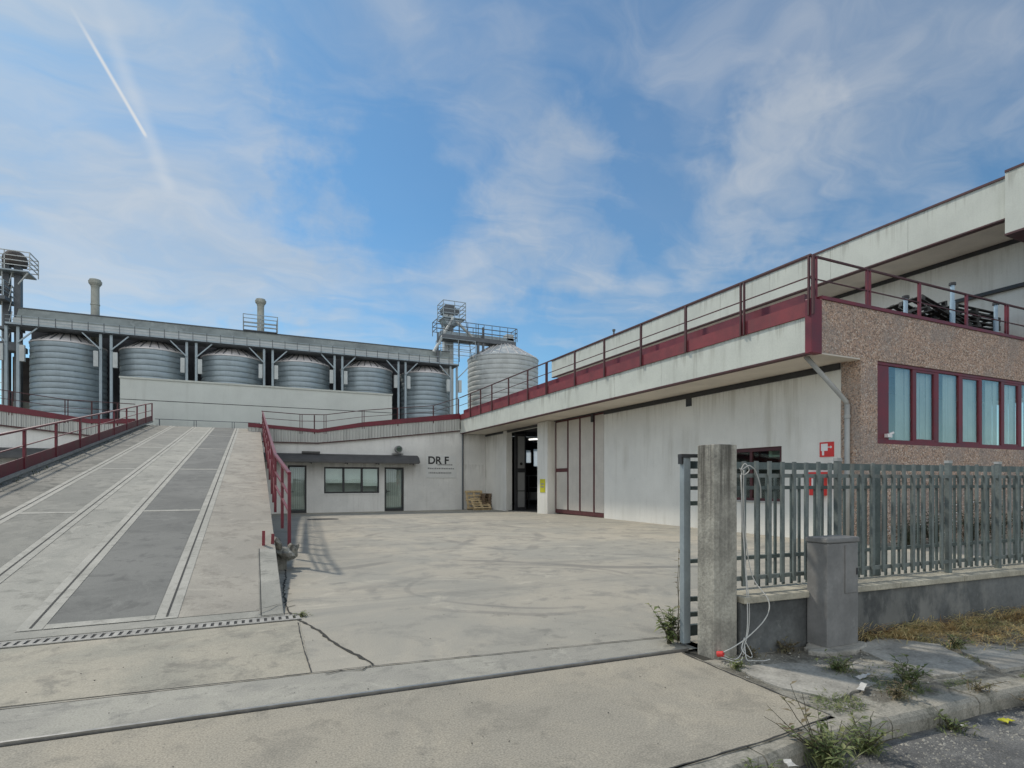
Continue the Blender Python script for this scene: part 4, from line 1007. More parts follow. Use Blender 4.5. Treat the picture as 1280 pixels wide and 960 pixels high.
MB().box(-17.2, -15.7, 56, 59, 0, 11.3).build('wall', 'brick_dark', lh)
MB().box(-17.35, -15.7, 55.8, 55.98, 7.2, 7.75).build('ledge', 'chimney', lh)
# chimneys
for x, zt, lab in ((-11.9, 18.0, 'slim grey chimney with flared top near the left end of the gallery'), (.52, 18.1, 'slim grey chimney rising from the railed platform over the gallery')):
    ch = thing('chimney', lab, 'chimney', (x, 56, 14.7), 'chimneys above the gallery')
    MB().lathe(x, 56, [(.32, 12), (.30, 16.0), (.335, 16.02), (.335, 16.1), (.30, 16.12), (.29, zt-.55), (.31, zt-.5), (.31, zt-.42), (.46, zt-.2), (.48, zt-.02), (.42, zt), (.40, zt+.12), (.22, zt+.18)], 18).build('stack', 'chimney', ch, smooth=False)
pl = thing('gallery_platform', 'small railed service platform around the second chimney', 'platform', (.5, 55.5, 14.9))
MB().box(-.9, 1.9, 54.4, 57.3, 14.885, 14.95).build('deck', 'galv_dark', pl)
mb = MB(); elevator_rail(mb, -.9, 1.9, 54.4, 57.3, 14.95, 1.35, 4, .03); mb.build('railing', 'galv', pl)

# ------------------------------------------------------------------ yard pallets
pq = pallet_mesh(1.1, 1.15).build('pallet', 'wood')
pq.location = (11.58, 31.45, -.18); pq.rotation_euler = (R(72), 0, R(3)); tag(pq, 'pale wooden pallet leaning upright in the corner by the doorway', 'pallet', 'pallets in the yard corner')
q2 = copy_tree(pq); q2.location = (11.75, 30.75, -.19); q2.rotation_euler = (R(31), 0, R(-5)); tag(q2, 'pale wooden pallet propped aslant at the foot of the upright pallet', 'pallet', 'pallets in the yard corner')
pd = pallet_mesh(.9, .8).build('pallet', 'wood_dark'); pd.location = (12.42, 31.0, -.19); pd.rotation_euler = (0, 0, R(-5)); tag(pd, 'dark wooden pallet lowest in the short stack by the wall', 'pallet', 'pallets in the yard corner')
for k in range(1, 6):
    o = copy_tree(pd); o.location.z = -.19+.165*k; o.location.x += rnd.uniform(-.04, .04); o.rotation_euler.z += rnd.uniform(-.06, .06)
    o['label'] = ['', 'dark wooden pallet second from the bottom of the short stack', 'dark wooden pallet third from the bottom of the short stack', 'dark wooden pallet fourth from the bottom of the short stack', 'dark wooden pallet just under the top of the short stack', 'dark wooden pallet on top of the short stack by the wall'][k]

# ------------------------------------------------------------------ front boundary: post, low wall, fence, sliding gate
gp = MB()
A = [Vector((3.545, 3.78, 0)), Vector((3.56, 3.555, 0)), Vector((3.80, 3.54, 0)), Vector((3.785, 3.765, 0))]
ch_ = .02; pts = []
for i in range(4):
    p, a, b = A[i], A[i-1], A[(i+1) % 4]
    pts += [p+(a-p).normalized()*ch_, p+(b-p).normalized()*ch_]
gp.prism([(p.x, p.y) for p in pts], -.05, 1.82)
gpo = gp.build('gate_post', 'old_conc', origin=(3.67, 3.66, 0), bevel=.006)
tag(gpo, 'stained square concrete gate post at the end of the fence', 'gate post')

lwall = thing('low_wall', 'low dark rendered boundary wall with pale concrete coping under the fence', 'wall', fp(2, .15, 0))
mb = MB(); n_ = 24
for (s0, s1) in ((.05, 11.),):
    a, b, c, d = fp(s0, 0, 0), fp(s1, 0, 0), fp(s1, .28, 0), fp(s0, .28, 0)
    mb.prism([(p.x, p.y) for p in (a, b, c, d)], -.1, .443)
mb.build('wall', 'lowwall', lwall)
mb = MB(); s = .06
while s < 11:
    L = 1.0
    a, b, c, d = fp(s, -.035, 0), fp(s+L-.006, -.035, 0), fp(s+L-.006, .32, 0), fp(s, .32, 0)
    mb.prism([(p.x, p.y) for p in (a, b, c, d)], .445, .505+rnd.uniform(-.003, .003)); s += L
mb.build('coping', 'coping', lwall, bevel=.008)

fe = thing('palisade_fence', 'grey green steel palisade fence standing on the low wall', 'fence', fp(2, .12, .5))
s = .20; posts = (1.42, 3.11, 4.0, 5.7, 7.4)
while s < 8.2:
    near = any(abs(s-p) < .06 for p in posts)
    if not near:
        lean = rnd.uniform(-.008, .008)
        mb = MB()
        w_, t_ = .036, .012
        a = fp(s, .12, .575+rnd.uniform(-.012, .012)); b = fp(s+lean, .12, 1.68+rnd.uniform(-.012, .012))
        mb.bar(a, b, .02, w_, up=FD)
        mb.build('pale', 'fence', fe)
    s += .152
for z in (1.555, .63):
    mb = MB(); mb.bar(fp(.1, .15, z), fp(8.3, .15, z), .03, .036); mb.build('rail', 'fence', fe)
for p in posts:
    mb = MB(); mb.bar(fp(p, .155, .505), fp(p, .155, 1.70),   .05, .055, up=FD); po = mb.build('post', 'fence', fe, bevel=.004)
    MB().bar(fp(p, .155, 1.70), fp(p, .155, 1.73), .05, .065, up=FD).build('cap', 'pipe', po)

sg = thing('sliding_gate', 'sliding steel gate rolled open behind the palisade fence', 'gate', fp(2, .5, 0))
mb = MB()
for z, hgt in ((1.655, .07), (1.44, .035), (.76, .035), (.12, .10)):
    mb = MB(); mb.bar(fp(-.14, .46, z), fp(7.2, .46, z), .04, hgt); mb.build('rail', 'gate', sg)
s = .72; k = 0
while s < 7.2:
    mb = MB(); mb.bar(fp(s, .46, .17), fp(s+rnd.uniform(-.004, .004), .46, 1.56), .018, .026, up=FD); mb.build('pale', 'gate', sg); s += .108
for p in (2.35,):
    mb = MB(); mb.bar(fp(p, .44, .1), fp(p, .44, 1.68), .05, .10, up=FD); mb.build('upright', 'gate', sg)
et_ = MB(); et_.bar(fp(-.215, .40, .03), fp(-.215, .40, 1.72), .06, .075, up=FD); et_.build('end_tube', 'tube_grey', sg, bevel=.004)
for z in (.28, .42, 1.3, 1.55): MB().bar(fp(-.18, .42, z), fp(-.05, .40, z), .035, .04).build('latch_bar', 'gate', sg)
MB().bar(fp(-.275, .40, 1.735), fp(-.03, .36, 1.735), .07, .03).bar(fp(-.265, .40, 1.66), fp(-.265, .40, 1.72), .05, .02, up=FD).bar(fp(-.05, .37, 1.55), fp(-.05, .37, 1.72), .05, .04, up=FD).build('guide_bracket', 'dark', sg)

# utility cabinet
uc = thing('utility_cabinet', 'grey utility cabinet standing on the pavement before the low wall', 'utility cabinet', (4.78, 3.37, 0))
cx = [(4.575, 3.275), (4.985, 3.265), (4.99, 3.455), (4.575, 3.475)]
MB().prism(cx, .03, .95).build('body', 'cabinet', uc, bevel=.008)
c = Vector((4.78, 3.37, 0)); lid = [(c.x+(x-c.x)*1.05, c.y+(y-c.y)*1.1) for x, y in cx]
MB().prism(lid, .952, 1.0).build('lid', 'cabinet', uc, bevel=.012)
MB().box(4.80, 4.97, 3.258, 3.272, .50, .93).build('door', 'cabinet', uc, bevel=.003)
MB().box(4.945, 4.958, 3.250, 3.257, .66, .72).build('lock', 'dark', uc)
rg = random.Random(3); ring = []
for a_ in range(26):
    w_ = 2*math.pi*a_/26; ring.append((4.74+.34*math.cos(w_)*(1+rg.uniform(-.1, .12)), 3.31+.17*math.sin(w_)*(1+rg.uniform(-.15, .1))))
MB().prism(ring, -.03, .034).build('footing', 'slab', uc, bevel=.015)

# broken paving slabs
for pts, z, tilt, lab in [([(4.88, 3.22), (5.36, 3.32), (5.62, 2.95), (5.28, 2.42), (4.80, 2.52), (4.78, 2.95)], .016, (R(1.2), R(-1.5)), 'largest pale broken paving slab right of the utility cabinet'),
                          ([(3.50, 3.30), (3.95, 3.22), (4.25, 3.05), (4.2, 2.62), (3.62, 2.55), (3.45, 2.9)], .004, (R(.6), R(.6)), 'worn broken slab beside the driveway edge before the gate post'),
                          ([(5.75, 3.22), (6.05, 3.24), (6.12, 3.04), (5.85, 2.98)], .022, (R(3), R(2)), 'small pale broken slab half under the dry grass'),
                          ([(5.35, 2.36), (6.1, 2.32), (6.2, 2.75), (5.75, 2.9)], .006, (R(-1), R(1)), 'grey broken slab along the kerb at the right edge of view'),
                          ([(4.30, 2.98), (4.62, 3.02), (4.66, 2.75), (4.4, 2.62)], .0, (R(-2), R(-2)), 'small grey broken slab just before the utility cabinet')]:
    cx_ = sum(p[0] for p in pts)/len(pts); cy_ = sum(p[1] for p in pts)/len(pts)
    # ragged outline
    rag = []
    for a, b in zip(pts, pts[1:]+pts[:1]):
        L = math.hypot(b[0]-a[0], b[1]-a[1]); k = max(2, int(L/.06))
        for i in range(k):
            f_ = i/k; rag.append((a[0]+(b[0]-a[0])*f_+rnd.uniform(-.012, .012), a[1]+(b[1]-a[1])*f_+rnd.uniform(-.012, .012)))
    o = MB().prism(rag, -.045, z).build('paving_slab', 'slab', origin=(cx_, cy_, 0))
    o.rotation_euler = (tilt[0], tilt[1], 0); tag(o, lab, 'paving slab', 'broken paving slabs')

# white cable with red plug
ca = thing('cable', 'loose white cable looped from the fence down to a red plug', 'cable', (3.62, 3.5, .05))
def smooth_path(pts, n_=6):
    P = [Vector(p) for p in pts]; out = []
    for i in range(len(P)-1):
        p0, p1, p2, p3 = P[max(i-1, 0)], P[i], P[i+1], P[min(i+2, len(P)-1)]
        for k in range(n_):
            t = k/n_
            out.append(.5*((2*p1)+(-p0+p2)*t+(2*p0-5*p1+4*p2-p3)*t*t+(-p0+3*p1-3*p2+p3)*t**3))
    return out+[P[-1]]
mb = MB()
mb.path(smooth_path([(3.56, 3.50, .06), (3.66, 3.46, .11), (3.80, 3.42, .20), (3.97, 3.40, .34), (4.02, 3.42, .48), (3.99, 3.56, .66), (3.95, 3.60, 1.0), (3.935, 3.61, 1.4), (3.95, 3.62, 1.6)]), .005, 6)
mb.path(smooth_path([(3.56, 3.50, .05), (3.64, 3.42, .02), (3.74, 3.43, .10), (3.82, 3.45, .25), (3.87, 3.49, .45), (3.90, 3.56, .8), (3.88, 3.58, 1.2), (3.90, 3.6, 1.58)]), .0036, 6)
mb.path(smooth_path([(3.55, 3.49, .03), (3.62, 3.40, .006), (3.70, 3.41, .02), (3.76, 3.44, .12), (3.80, 3.45, .22), (3.83, 3.47, .36), (3.88, 3.53, .62), (3.905, 3.58, 1.0), (3.89, 3.6, 1.56)]), .005, 6)
mb.path(smooth_path([(3.74, 3.42, .12), (3.72, 3.38, .02), (3.77, 3.36, .008), (3.84, 3.31, .012), (3.9, 3.3, .02)]), .0045, 6)
mb.path(smooth_path([(3.76, 3.44, .16), (3.80, 3.40, .05), (3.76, 3.38, .03), (3.71, 3.42, .09), (3.76, 3.44, .18)]), .0045, 6)
mb.path(smooth_path([(3.90, 3.6, 1.6), (3.95, 3.57, 1.64), (4.02, 3.58, 1.62), (4.08, 3.60, 1.58), (4.13, 3.60, 1.46), (4.17, 3.63, 1.35)]), .005, 6)
mb.path(smooth_path([(3.88, 3.6, 1.62), (3.92, 3.6, 1.56), (3.97, 3.58, 1.60), (3.93, 3.59, 1.66), (3.89, 3.6, 1.6)]), .0045, 6)
mb.build('wire', 'cable', ca, smooth=True)
MB().tube((3.545, 3.53, .045), (3.57, 3.485, .055), .024, 12).build('plug', 'sign_red', ca)

# ------------------------------------------------------------------ plants
def leaf(mb, p, d, L, w, droop=.3):
    d = Vector(d).normalized(); side = d.cross(Vector((0, 0, 1)))
    if side.length < .05: side = Vector((1, 0, 0))
    side.normalize(); up = side.cross(d)
    m1 = p+d*L*.45-Vector((0, 0, droop*L*.12)); e = p+d*L-Vector((0, 0, droop*L*.5))
    a = m1+side*w/2+up*w*.15; b = m1-side*w/2+up*w*.15
    mb.add([p, a, e, b, m1], [(0, 1, 4), (1, 2, 4), (2, 3, 4), (3, 0, 4)])
def weed(name, label, base, n_st, h, spread, lf=(.05, .02), mats=('stem', 'leaf'), nleaf=9, seed=0, group='weeds along the boundary', cat='weed', tufts=0, lean=(0, 0)):
    rr = random.Random(seed); base = Vector(base)
    root = thing(name, label, cat, base, group)
    st = MB(); lv = MB()
    for k in range(n_st):
        a = rr.uniform(0, 2*math.pi); sp = rr.uniform(.2, 1)*spread; hh_ = h*rr.uniform(.55, 1.05)
        P = [base+Vector((math.cos(a)*.02, math.sin(a)*.02, 0))]
        for i in range(1, 6):
            f = i/5; P.append(base+Vector((math.cos(a)*sp*f**1.4+lean[0]*f+rr.uniform(-.01, .01), math.sin(a)*sp*f**1.4+lean[1]*f+rr.uniform(-.01, .01), hh_*f*(1-.12*f))))
        st.path(P, .004, 5, .0015)
        for i in range(nleaf):
            f = rr.uniform(.12, 1.)*4.99; j = int(f); p = P[j].lerp(P[j+1], f-j)
            b = rr.uniform(0, 2*math.pi)
            leaf(lv, p, (math.cos(b), math.sin(b), rr.uniform(-.1, .8)), lf[0]*rr.uniform(.6, 1.3), lf[1]*rr.uniform(.7, 1.2), rr.uniform(0, .8))
    for k in range(tufts):
        a = rr.uniform(0, 2*math.pi); L = rr.uniform(.4, 1)*h*.8
        leaf(lv, base+Vector((rr.gauss(0, .05), rr.gauss(0, .04), 0)), (math.cos(a)*.7, math.sin(a)*.7, rr.uniform(.4, 1.5)), L, .008, rr.uniform(.2, 1.2))
    st.build('stems', mats[0], root, recalc=False)
    lv.build('leaves', mats[1], root, recalc=False)
    return root
weed('weed', 'leafy weed growing by the gate tube at the yard entrance', (3.48, 4.05, 0), 15, .38, .2, (.085, .036), nleaf=11, seed=1)
weed('weed', 'thin climbing weed rising along the grey gate tube', (3.56, 4.02, 0), 3, 1.05, .05, (.065, .024), ('stem', 'leaf_dry'), nleaf=14, seed=2)
weed('weed', 'small grassy tuft behind the gate tube on the yard side', (3.63, 4.14, 0), 5, .22, .15, (.06, .022), ('stem', 'leaf_dry'), nleaf=8, seed=3, tufts=25)
weed('weed', 'large straggly weed in the gutter before the kerb', (2.95, 2.10, -.13), 22, .33, .30, (.065, .020), nleaf=15, seed=4, tufts=120)
weed('weed', 'tall sparse weed leaning over the driveway corner', (2.95, 2.14, -.10), 5, .45, .16, (.055, .026), ('stem', 'leaf_dry'), nleaf=7, seed=5, lean=(-.12, .18))
weed('weed', 'weed clump spreading along the kerb right of the gutter weed', (3.32, 2.12, -.12), 14, .24, .22, (.055, .017), nleaf=12, seed=6, tufts=90)
weed('weed', 'green grassy clump at the bottom edge of the driveway', (2.40, 2.10, -.13), 14, .17, .15, (.05, .015), nleaf=9, seed=7, tufts=60)
weed('weed', 'upright weed between the broken slab and the kerb', (4.33, 2.46, 0), 12, .20, .15, (.06, .022), nleaf=11, seed=8, tufts=90)
weed('weed', 'single tall leafy stalk above the kerb side weed', (4.42, 2.52, 0), 1, .38, .03, (.085, .03), nleaf=14, seed=9)
weed('weed', 'low green weed on the pavement before the utility cabinet', (4.22, 2.92, 0), 14, .13, .18, (.05, .017), nleaf=10, seed=10, tufts=120)
weed('weed', 'low weed against the foot of the low wall', (5.4, 3.38, 0), 5, .10, .12, (.04, .014), ('stem', 'leaf_dry'), nleaf=8, seed=11, tufts=30)
weed('weed', 'green weed on the kerb edge at the far right', (5.35, 2.16, -.05), 7, .12, .14, (.05, .016), nleaf=8, seed=12, tufts=40)
weed('weed', 'browned weed drooping over the kerb face right of centre', (4.72, 2.22, 0), 7, .10, .16, (.04, .014), ('stem', 'leaf_dry'), nleaf=9, seed=13, tufts=50)
for k, (lab, b_, n_, h_, sp_) in enumerate([('low spreading weed at the foot of the low wall left of the cabinet', (4.25, 3.42, 0), 9, .12, .14), ('small weed beside the driveway edge below the red plug', (3.52, 3.30, 0), 7, .08, .10),
        ('weed tuft in the kerb joint before the largest broken slab', (4.05, 2.38, 0), 9, .13, .14), ('weed on the soil right of the largest broken slab', (5.72, 2.86, 0), 10, .14, .16), ('weed patch in the gutter right of the yellow wrapper', (5.05, 2.02, -.13), 11, .16, .2),
        ('weed patch in the gutter left of the yellow wrapper', (4.15, 2.10, -.13), 9, .11, .16), ('thin weed at the base of the concrete gate post', (3.86, 3.46, 0), 6, .10, .09), ('weed growing from the drain end by the long crack', (.47, 6.6, 0), 6, .07, .08)]):
    weed('weed', lab, b_, n_, h_, sp_, (.045, .016), ('stem', 'leaf' if k % 2 else 'leaf_dry'), nleaf=10, seed=60+k, tufts=60)
# dry grass in front of the low wall
mb = MB(); rr = random.Random(5)
for k in range(9000):
    s = 1.5+5.2*rr.random()**1.05; w_ = .10+.62*min(1, (s-1.4)/1.5)
    off = -abs(rr.gauss(0, w_*.5))-.01
    q = fp(s, off, .0)
    clump = mn.noise((q.x*2.6, q.y*4., 3.))
    if clump < -.25 and rr.random() < .8: continue
    a = rr.gauss(0, .9)+(math.pi if rr.random() < .5 else 0)
    L = rr.uniform(.07, .26); el = rr.uniform(.0, .45)+(.5 if rr.random() < .12 else 0)
    q.z = .005+rr.random()*(.10+.10*max(0, clump))*max(0, 1+off/.75)
    leaf(mb, q, (math.cos(a), math.sin(a)*.8, el), L, .007, rr.uniform(.3, 1.6))
tag(mb.build('dry_grass', 'straw', recalc=False), 'matted dry yellow grass along the foot of the low wall', 'dry grass', kind='stuff')
# sparse green and dry sprouts in the pavement cracks
mb = MB()
for k in range(5200):
    x = rr.uniform(3.42, 7.0); y = 2.36-.055*max(0, x-4.2)+abs(rr.gauss(0, .25))
    if mn.noise((x*2.2, y*2.2, 7.)) < .08: continue
    a = rr.uniform(0, 6.28); leaf(mb, Vector((x, y, -.01)), (math.cos(a), math.sin(a), rr.uniform(.2, 1.)), rr.uniform(.02, .08), .007, rr.uniform(0, 1))
tag(mb.build('sprouts', 'leaf', recalc=False), 'short green sprouts growing in the pavement cracks', 'sprouts', kind='stuff')
mb = MB()
for k in range(420):
    t = rr.random(); y = 12.5+t*21; leaf(mb, Vector((-4.9+abs(rr.gauss(0, .12)), y, rz(y)+.01)), (rr.uniform(-1, 1), rr.uniform(-1, 1), rr.uniform(.2, 1)), rr.uniform(.04, .12), .02, .6)
tag(mb.build('edge_moss', 'leaf_dark', recalc=False), 'dark moss and weeds along the left edge of the ramp', 'moss', kind='stuff')
# gravel and crumbs
def crumbs(name, label, n_, fn, mat, smin, smax, seed):
    rr = random.Random(seed); mb = MB()
    for k in range(n_):
        x, y, z = fn(rr); r_ = smin+(smax-smin)*rr.random()**3
        vs = [Vector((rr.uniform(-1, 1), rr.uniform(-1, 1), rr.uniform(-.2, .2))).normalized()*r_ for _ in range(3)]
        top = Vector((rr.uniform(-.3, .3), rr.uniform(-.3, .3), 1))*r_*.8
        a = rr.uniform(0, 6.28); q = [Vector((math.cos(a+j*2.09)*r_*rr.uniform(.7, 1.2), math.sin(a+j*2.09)*r_*rr.uniform(.7, 1.2), 0)) for j in range(3)]
        c = Vector((x, y, z)); mb.add([c+v for v in q]+[c+top], [(0, 1, 3), (1, 2, 3), (2, 0, 3)])
    return tag(mb.build(name, mat, recalc=False), label, 'gravel', kind='stuff')
crumbs('gravel', 'grey gravel scattered over the road surface by the kerb', 3600, lambda r: (r.uniform(2.0, 7), 2.12-abs(r.gauss(0, .32)), -.13), 'slab', .003, .014, 1)
crumbs('grit', 'small crumbs of broken concrete on the worn pavement', 1600, lambda r: (r.uniform(3.4, 6.5), r.uniform(2.4, 3.45), -.002), 'slab', .003, .016, 2)
crumbs('yard_grit', 'fine dark grit lying on the driveway and drain edge', 260, lambda r: (r.uniform(-3, 3.3), r.uniform(2.5, 6.4), .004), 'crack', .002, .008, 3)
# litter
def scrap(name, label, c, a, L, w, mat):
    rr = random.Random(int(c[0]*100)); mb = MB(); vs = []; n_ = 5
    for i in range(n_+1):
        t = i/n_-.5
        for sd in (-1, 1):
            x = t*L; y = sd*w/2*rr.uniform(.6, 1.1)
            vs.append((c[0]+x*math.cos(a)-y*math.sin(a), c[1]+x*math.sin(a)+y*math.cos(a), c[2]+.012+rr.uniform(0, .02)))
    mb.add(vs, [(2*i, 2*i+1, 2*i+3, 2*i+2) for i in range(n_)])
    vs2 = [(x, y, z-.003) for x, y, z in vs]
    mb.add(vs2, [(2*i, 2*i+2, 2*i+3, 2*i+1) for i in range(n_)])
    tag(mb.build(name, mat, origin=c, recalc=False), label, 'litter', 'litter on the pavement and road')
scrap('paper_scrap', 'long white paper scrap on the pavement before the cabinet', (4.22, 2.72, .0), .1, .17, .035, 'paper')
scrap('paper_scrap', 'crumpled white scrap lying on the worn slab near the kerb', (3.98, 2.58, .0), .4, .16, .05, 'paper')
scrap('paper_scrap', 'small white scrap in the gutter below the kerb', (4.25, 2.08, -.13), .2, .06, .03, 'paper')
scrap('paper_scrap', 'white paper scrap at the corner by the gutter clump', (2.66, 2.12, -.06), 1.2, .07, .05, 'paper')
scrap('yellow_wrapper', 'bright yellow wrapper lying on the road by the kerb', (4.60, 2.0, -.13), -.2, .09, .06, 'yellow')
# shrubs before the pebbledash front
def shrub(x, y, h, w_, seed, label, bl):
    rr = random.Random(seed); root = thing('shrub', label, 'shrub', (x, y, 0), 'low shrubs along the pebbledash front')
    st = MB(); lv = MB(); fl_ = MB()
    for k in range(26):
        a = rr.uniform(0, 6.28); r_ = w_*rr.random()**.6; hh_ = h*rr.uniform(.5, 1.05)*(1-.3*r_/w_)
        tip = Vector((x+math.cos(a)*r_, y+math.sin(a)*r_*.7, hh_)); st.path([Vector((x+math.cos(a)*.05, y+math.sin(a)*.05, 0)), Vector((x, y, 0)).lerp(tip, .55)+Vector((0, 0, .06)), tip], .009, 5, .003)
        for i in range(34):
            p = Vector((x, y, 0)).lerp(tip, rr.uniform(.25, 1.05))+Vector((rr.gauss(0, .07), rr.gauss(0, .07), rr.gauss(0, .06)))
            if p.z < .03: p.z = .03
            leaf(lv, p, (rr.uniform(-1, 1), rr.uniform(-1, 1), rr.uniform(-.3, .8)), rr.uniform(.05, .11), rr.uniform(.025, .05), .4)
        if k < bl:
            for i in range(9):
                p = tip+Vector((rr.gauss(0, .1), rr.gauss(0, .1), rr.gauss(-.08, .1)))
                leaf(fl_, p, (rr.uniform(-1, 1), rr.uniform(-1, 1), rr.uniform(-.3, .8)), .055, .05, .2)
    st.build('stems', 'stem', root, recalc=False); lv.build('leaves', 'leaf_dark', root, recalc=False)
    if bl: fl_.build('blossoms', 'blossom', root, recalc=False)
for i, (x, h, w_, bl, lab) in enumerate([(13.6, .75, .45, 4, 'low dark shrub at the pier by the rain pipe'), (14.8, .95, .6, 14, 'shrub dotted with white blossoms under the first front panes'),
                                     (16.1, 1.15, .75, 16, 'tallest white dotted shrub in the middle of the front bed'), (17.6, .85, .6, 5, 'dark rounded shrub right of the tallest one'),
                                     (19.0, .9, .65, 12, 'white dotted shrub near the fence upright on the right'), (20.6, 1.05, .7, 14, 'shrub with white blossoms at the right edge of view')]):
    shrub(x, 7.75+.1*(i % 2), h, w_, 40+i, lab, bl)

# ------------------------------------------------------------------ sky, sun, camera
SUN = Vector((-.43, .80, 1.0)).normalized()
BACK_FILL = .9  # extra brightness of the added fill clouds behind the camera
elev = math.asin(SUN.z); az = math.atan2(SUN.x, SUN.y)
wd = bpy.data.worlds.new('World'); scene.world = wd; wd.use_nodes = True
nt = wd.node_tree; nt.nodes.clear(); t = NT(nt)
out = t.n('ShaderNodeOutputWorld')
sky = t.n('ShaderNodeTexSky', sky_type='NISHITA'); sky.sun_disc = False
sky.sun_elevation = elev; sky.sun_rotation = az
sky.air_density = 1.0; sky.dust_density = .4; sky.ozone_density = 1.0; sky.altitude = 50
bg = t.n('ShaderNodeBackground'); bg.inputs[1].default_value = .105
t.put(bg.inputs[0], t.mix(1., sky.outputs[0], (.58, .93, 1.07), 'MULTIPLY'))
tc = t.n('ShaderNodeTexCoord'); d = tc.outputs['Generated']
dn = t.vmath('NORMALIZE', d)
sep = t.n('ShaderNodeSeparateXYZ'); t.put(sep.inputs[0], dn)
zc = t.math('MAXIMUM', t.math('ADD', sep.outputs[2], .10), .03)
cm = t.n('ShaderNodeCombineXYZ'); t.put(cm.inputs[0], t.math('DIVIDE', sep.outputs[0], zc)); t.put(cm.inputs[1], t.math('DIVIDE', sep.outputs[1], zc))
P = cm.outputs[0]
warp = t.noise(P, .9, 4, .6, 0, 1)
Pw = t.vmath('ADD', P, t.vmath('MULTIPLY', t.vmath('SUBTRACT', warp, (.5, .5, .5)), (1.1, 1.1, 0)))
n1 = t.noise(t.mapping(Pw, loc=(3.1, 1.7, 0), rot=(0, 0, R(38)), sc=(.6, 1.25, 1)), 1.15, 8, .56, .25)
n2 = t.noise(t.mapping(Pw, loc=(7.4, 2.2, 0), rot=(0, 0, R(-25)), sc=(1., 1.7, 1)), 2.4, 8, .58, .3)
n3 = t.noise(t.mapping(P, loc=(1.4, 5.2, 0)), .55, 5, .55)
fa = math.atan(322/695.)
fwv = Vector((math.sin(fa), math.cos(fa), 0)); rgt = Vector((math.cos(fa), -math.sin(fa), 0))
def dirn(h_, v_):          # compass direction: degrees-like tangents right of the lens axis and above the horizon
    return (fwv+rgt*h_+Vector((0, 0, v_))).normalized()
wob = t.vmath('MULTIPLY', t.vmath('SUBTRACT', t.noise(dn, 3.5, 6, .62, 0, 1), (.5, .5, .5)), (.42, .42, .42))
dw = t.vmath('NORMALIZE', t.vmath('ADD', dn, wob))
def blob(h_, v_, r0, r1, k):
    c = dirn(h_, v_)
    return t.math('MULTIPLY', t.rng(t.vmath('DOT_PRODUCT', dw, tuple(c), out=1), math.cos(r1), math.cos(r0)), k)
px = lambda x: (x-640)/695.
pv = lambda y: (602-y)/695.
BL = [(px(520), pv(70), .0, .2, .3), (px(760), pv(110), .0, .2, .28), (px(620), pv(190), .0, .16, .25), (px(40), pv(190), .02, .30, 1.0), (px(180), pv(200), .0, .22, .8), (px(300), pv(270), .0, .20, .75), (px(330), pv(190), .0, .13, .35), (px(200), pv(330), .0, .22, .55), (px(520), pv(410), .0, .24, .55), (px(400), pv(370), .0, .15, .4), (px(700), pv(262), .0, .17, .85), (px(600), pv(300), .0, .12, .4),
      (px(900), pv(255), .0, .14, .5), (px(980), pv(215), .0, .12, .4), (px(975), pv(135), .0, .07, .3), (px(330), pv(-20), .0, .24, .5), (px(620), pv(-20), .0, .24, .35), (px(1290), pv(170), .05, .36, .28), (px(1120), pv(10), .0, .30, .34), (px(900), pv(-20), .0, .2, .3), (px(770), pv(385), .0, .14, .5), (px(900), pv(360), .0, .12, .3), (px(-250), pv(150), .1, .6, .9), (px(20), pv(-20), .0, .25, .45)]
tot = None
for b in BL:
    v = blob(*b); tot = v if tot is None else t.math('ADD', tot, v)
tot = t.math('MINIMUM', tot, 1.15)
tex = t.math('ADD', t.math('MULTIPLY', n1, .66), t.math('MULTIPLY', n2, .34))
cl = t.math('ADD', t.math('MULTIPLY', t.math('SUBTRACT', tex, .5), 2.3), t.math('MULTIPLY', tot, .60))
cov = t.rng(cl, -.05, 1.0)
veil = t.math('MULTIPLY', t.rng(n3, .3, .75), .12)
cov = t.math('MAXIMUM', t.math('MULTIPLY', cov, .76), veil)
# lower haze band near the horizon
hz = t.math('MULTIPLY', t.rng(sep.outputs[2], .28, .0), .38)
cov = t.math('MAXIMUM', cov, hz)
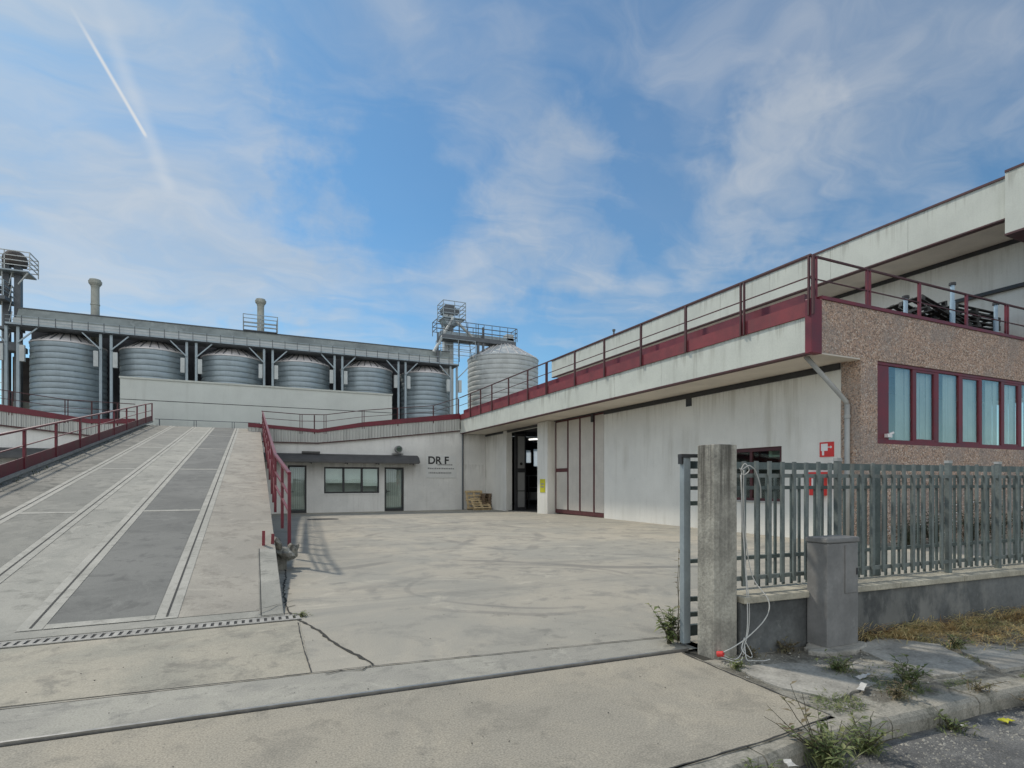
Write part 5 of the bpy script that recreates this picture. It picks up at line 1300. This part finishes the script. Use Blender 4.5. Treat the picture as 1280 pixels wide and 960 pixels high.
# contrails
def trail(x0, y0, x1, y1, w0, k, soft):
    a = dirn(px(x0), pv(y0)); b = dirn(px(x1), pv(y1)); nn = a.cross(b).normalized(); tt = (b-a).normalized()
    q = t.math('ABSOLUTE', t.vmath('DOT_PRODUCT', t.vmath('ADD', dn, t.vmath('MULTIPLY', wob, (soft, soft, soft))), tuple(nn), out=1))
    s0, s1 = a.dot(tt), b.dot(tt); L = s1-s0
    u = t.vmath('DOT_PRODUCT', dn, tuple(tt), out=1)
    m1 = t.math('MULTIPLY', t.rng(u, s0-.1*L, s0+.35*L), t.rng(u, s1+.03*L, s1-.03*L))
    return t.math('MULTIPLY', t.math('MULTIPLY', t.rng(q, w0, 0), m1), k)
c1 = trail(92, 15, 182, 170, .0034, .95, .004)
c2 = trail(118, -10, 212, 240, .015, .30, .05)
cov = t.math('MINIMUM', cov, .97)
# added bright cloud sheet behind the camera, out of view, lifts the shaded faces
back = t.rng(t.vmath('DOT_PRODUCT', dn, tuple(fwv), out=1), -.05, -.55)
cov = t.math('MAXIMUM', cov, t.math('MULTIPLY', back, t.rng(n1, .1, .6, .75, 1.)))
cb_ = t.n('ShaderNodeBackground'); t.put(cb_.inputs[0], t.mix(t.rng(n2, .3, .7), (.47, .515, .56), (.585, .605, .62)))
t.put(cb_.inputs[1], t.math('ADD', 1., t.math('MULTIPLY', back, BACK_FILL)))
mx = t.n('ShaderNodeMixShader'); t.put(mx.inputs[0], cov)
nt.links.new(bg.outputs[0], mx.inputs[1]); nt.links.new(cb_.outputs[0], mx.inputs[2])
tb = t.n('ShaderNodeBackground'); tb.inputs[0].default_value = (.66, .69, .72, 1)
mx2 = t.n('ShaderNodeMixShader'); t.put(mx2.inputs[0], t.math('MINIMUM', t.math('ADD', c1, c2), .95))
nt.links.new(mx.outputs[0], mx2.inputs[1]); nt.links.new(tb.outputs[0], mx2.inputs[2]); nt.links.new(mx2.outputs[0], out.inputs[0])

sl = bpy.data.lights.new('sun', 'SUN'); sl.energy = 2.6; sl.angle = R(3); sl.color = (1, .93, .82)
so = bpy.data.objects.new('sun', sl); COL.objects.link(so)
so.rotation_euler = (-SUN).to_track_quat('-Z', 'Y').to_euler(); so.location = (-20, 30, 40)

cam = bpy.data.cameras.new('camera'); co = bpy.data.objects.new('camera', cam); COL.objects.link(co)
co.location = (0, 0, 1.5); co.rotation_euler = (R(90), 0, -fa)
cam.sensor_fit = 'HORIZONTAL'; cam.sensor_width = 36; cam.lens = 695/1280*36; cam.shift_y = 122/1280
cam.clip_start = .05; cam.clip_end = 3000
scene.camera = co
vs_ = scene.view_settings; vs_.view_transform = 'Standard'; vs_.look = 'None'; vs_.exposure = .08; vs_.gamma = 1; vs_.use_curve_mapping = False
scene.cycles.max_bounces = 6
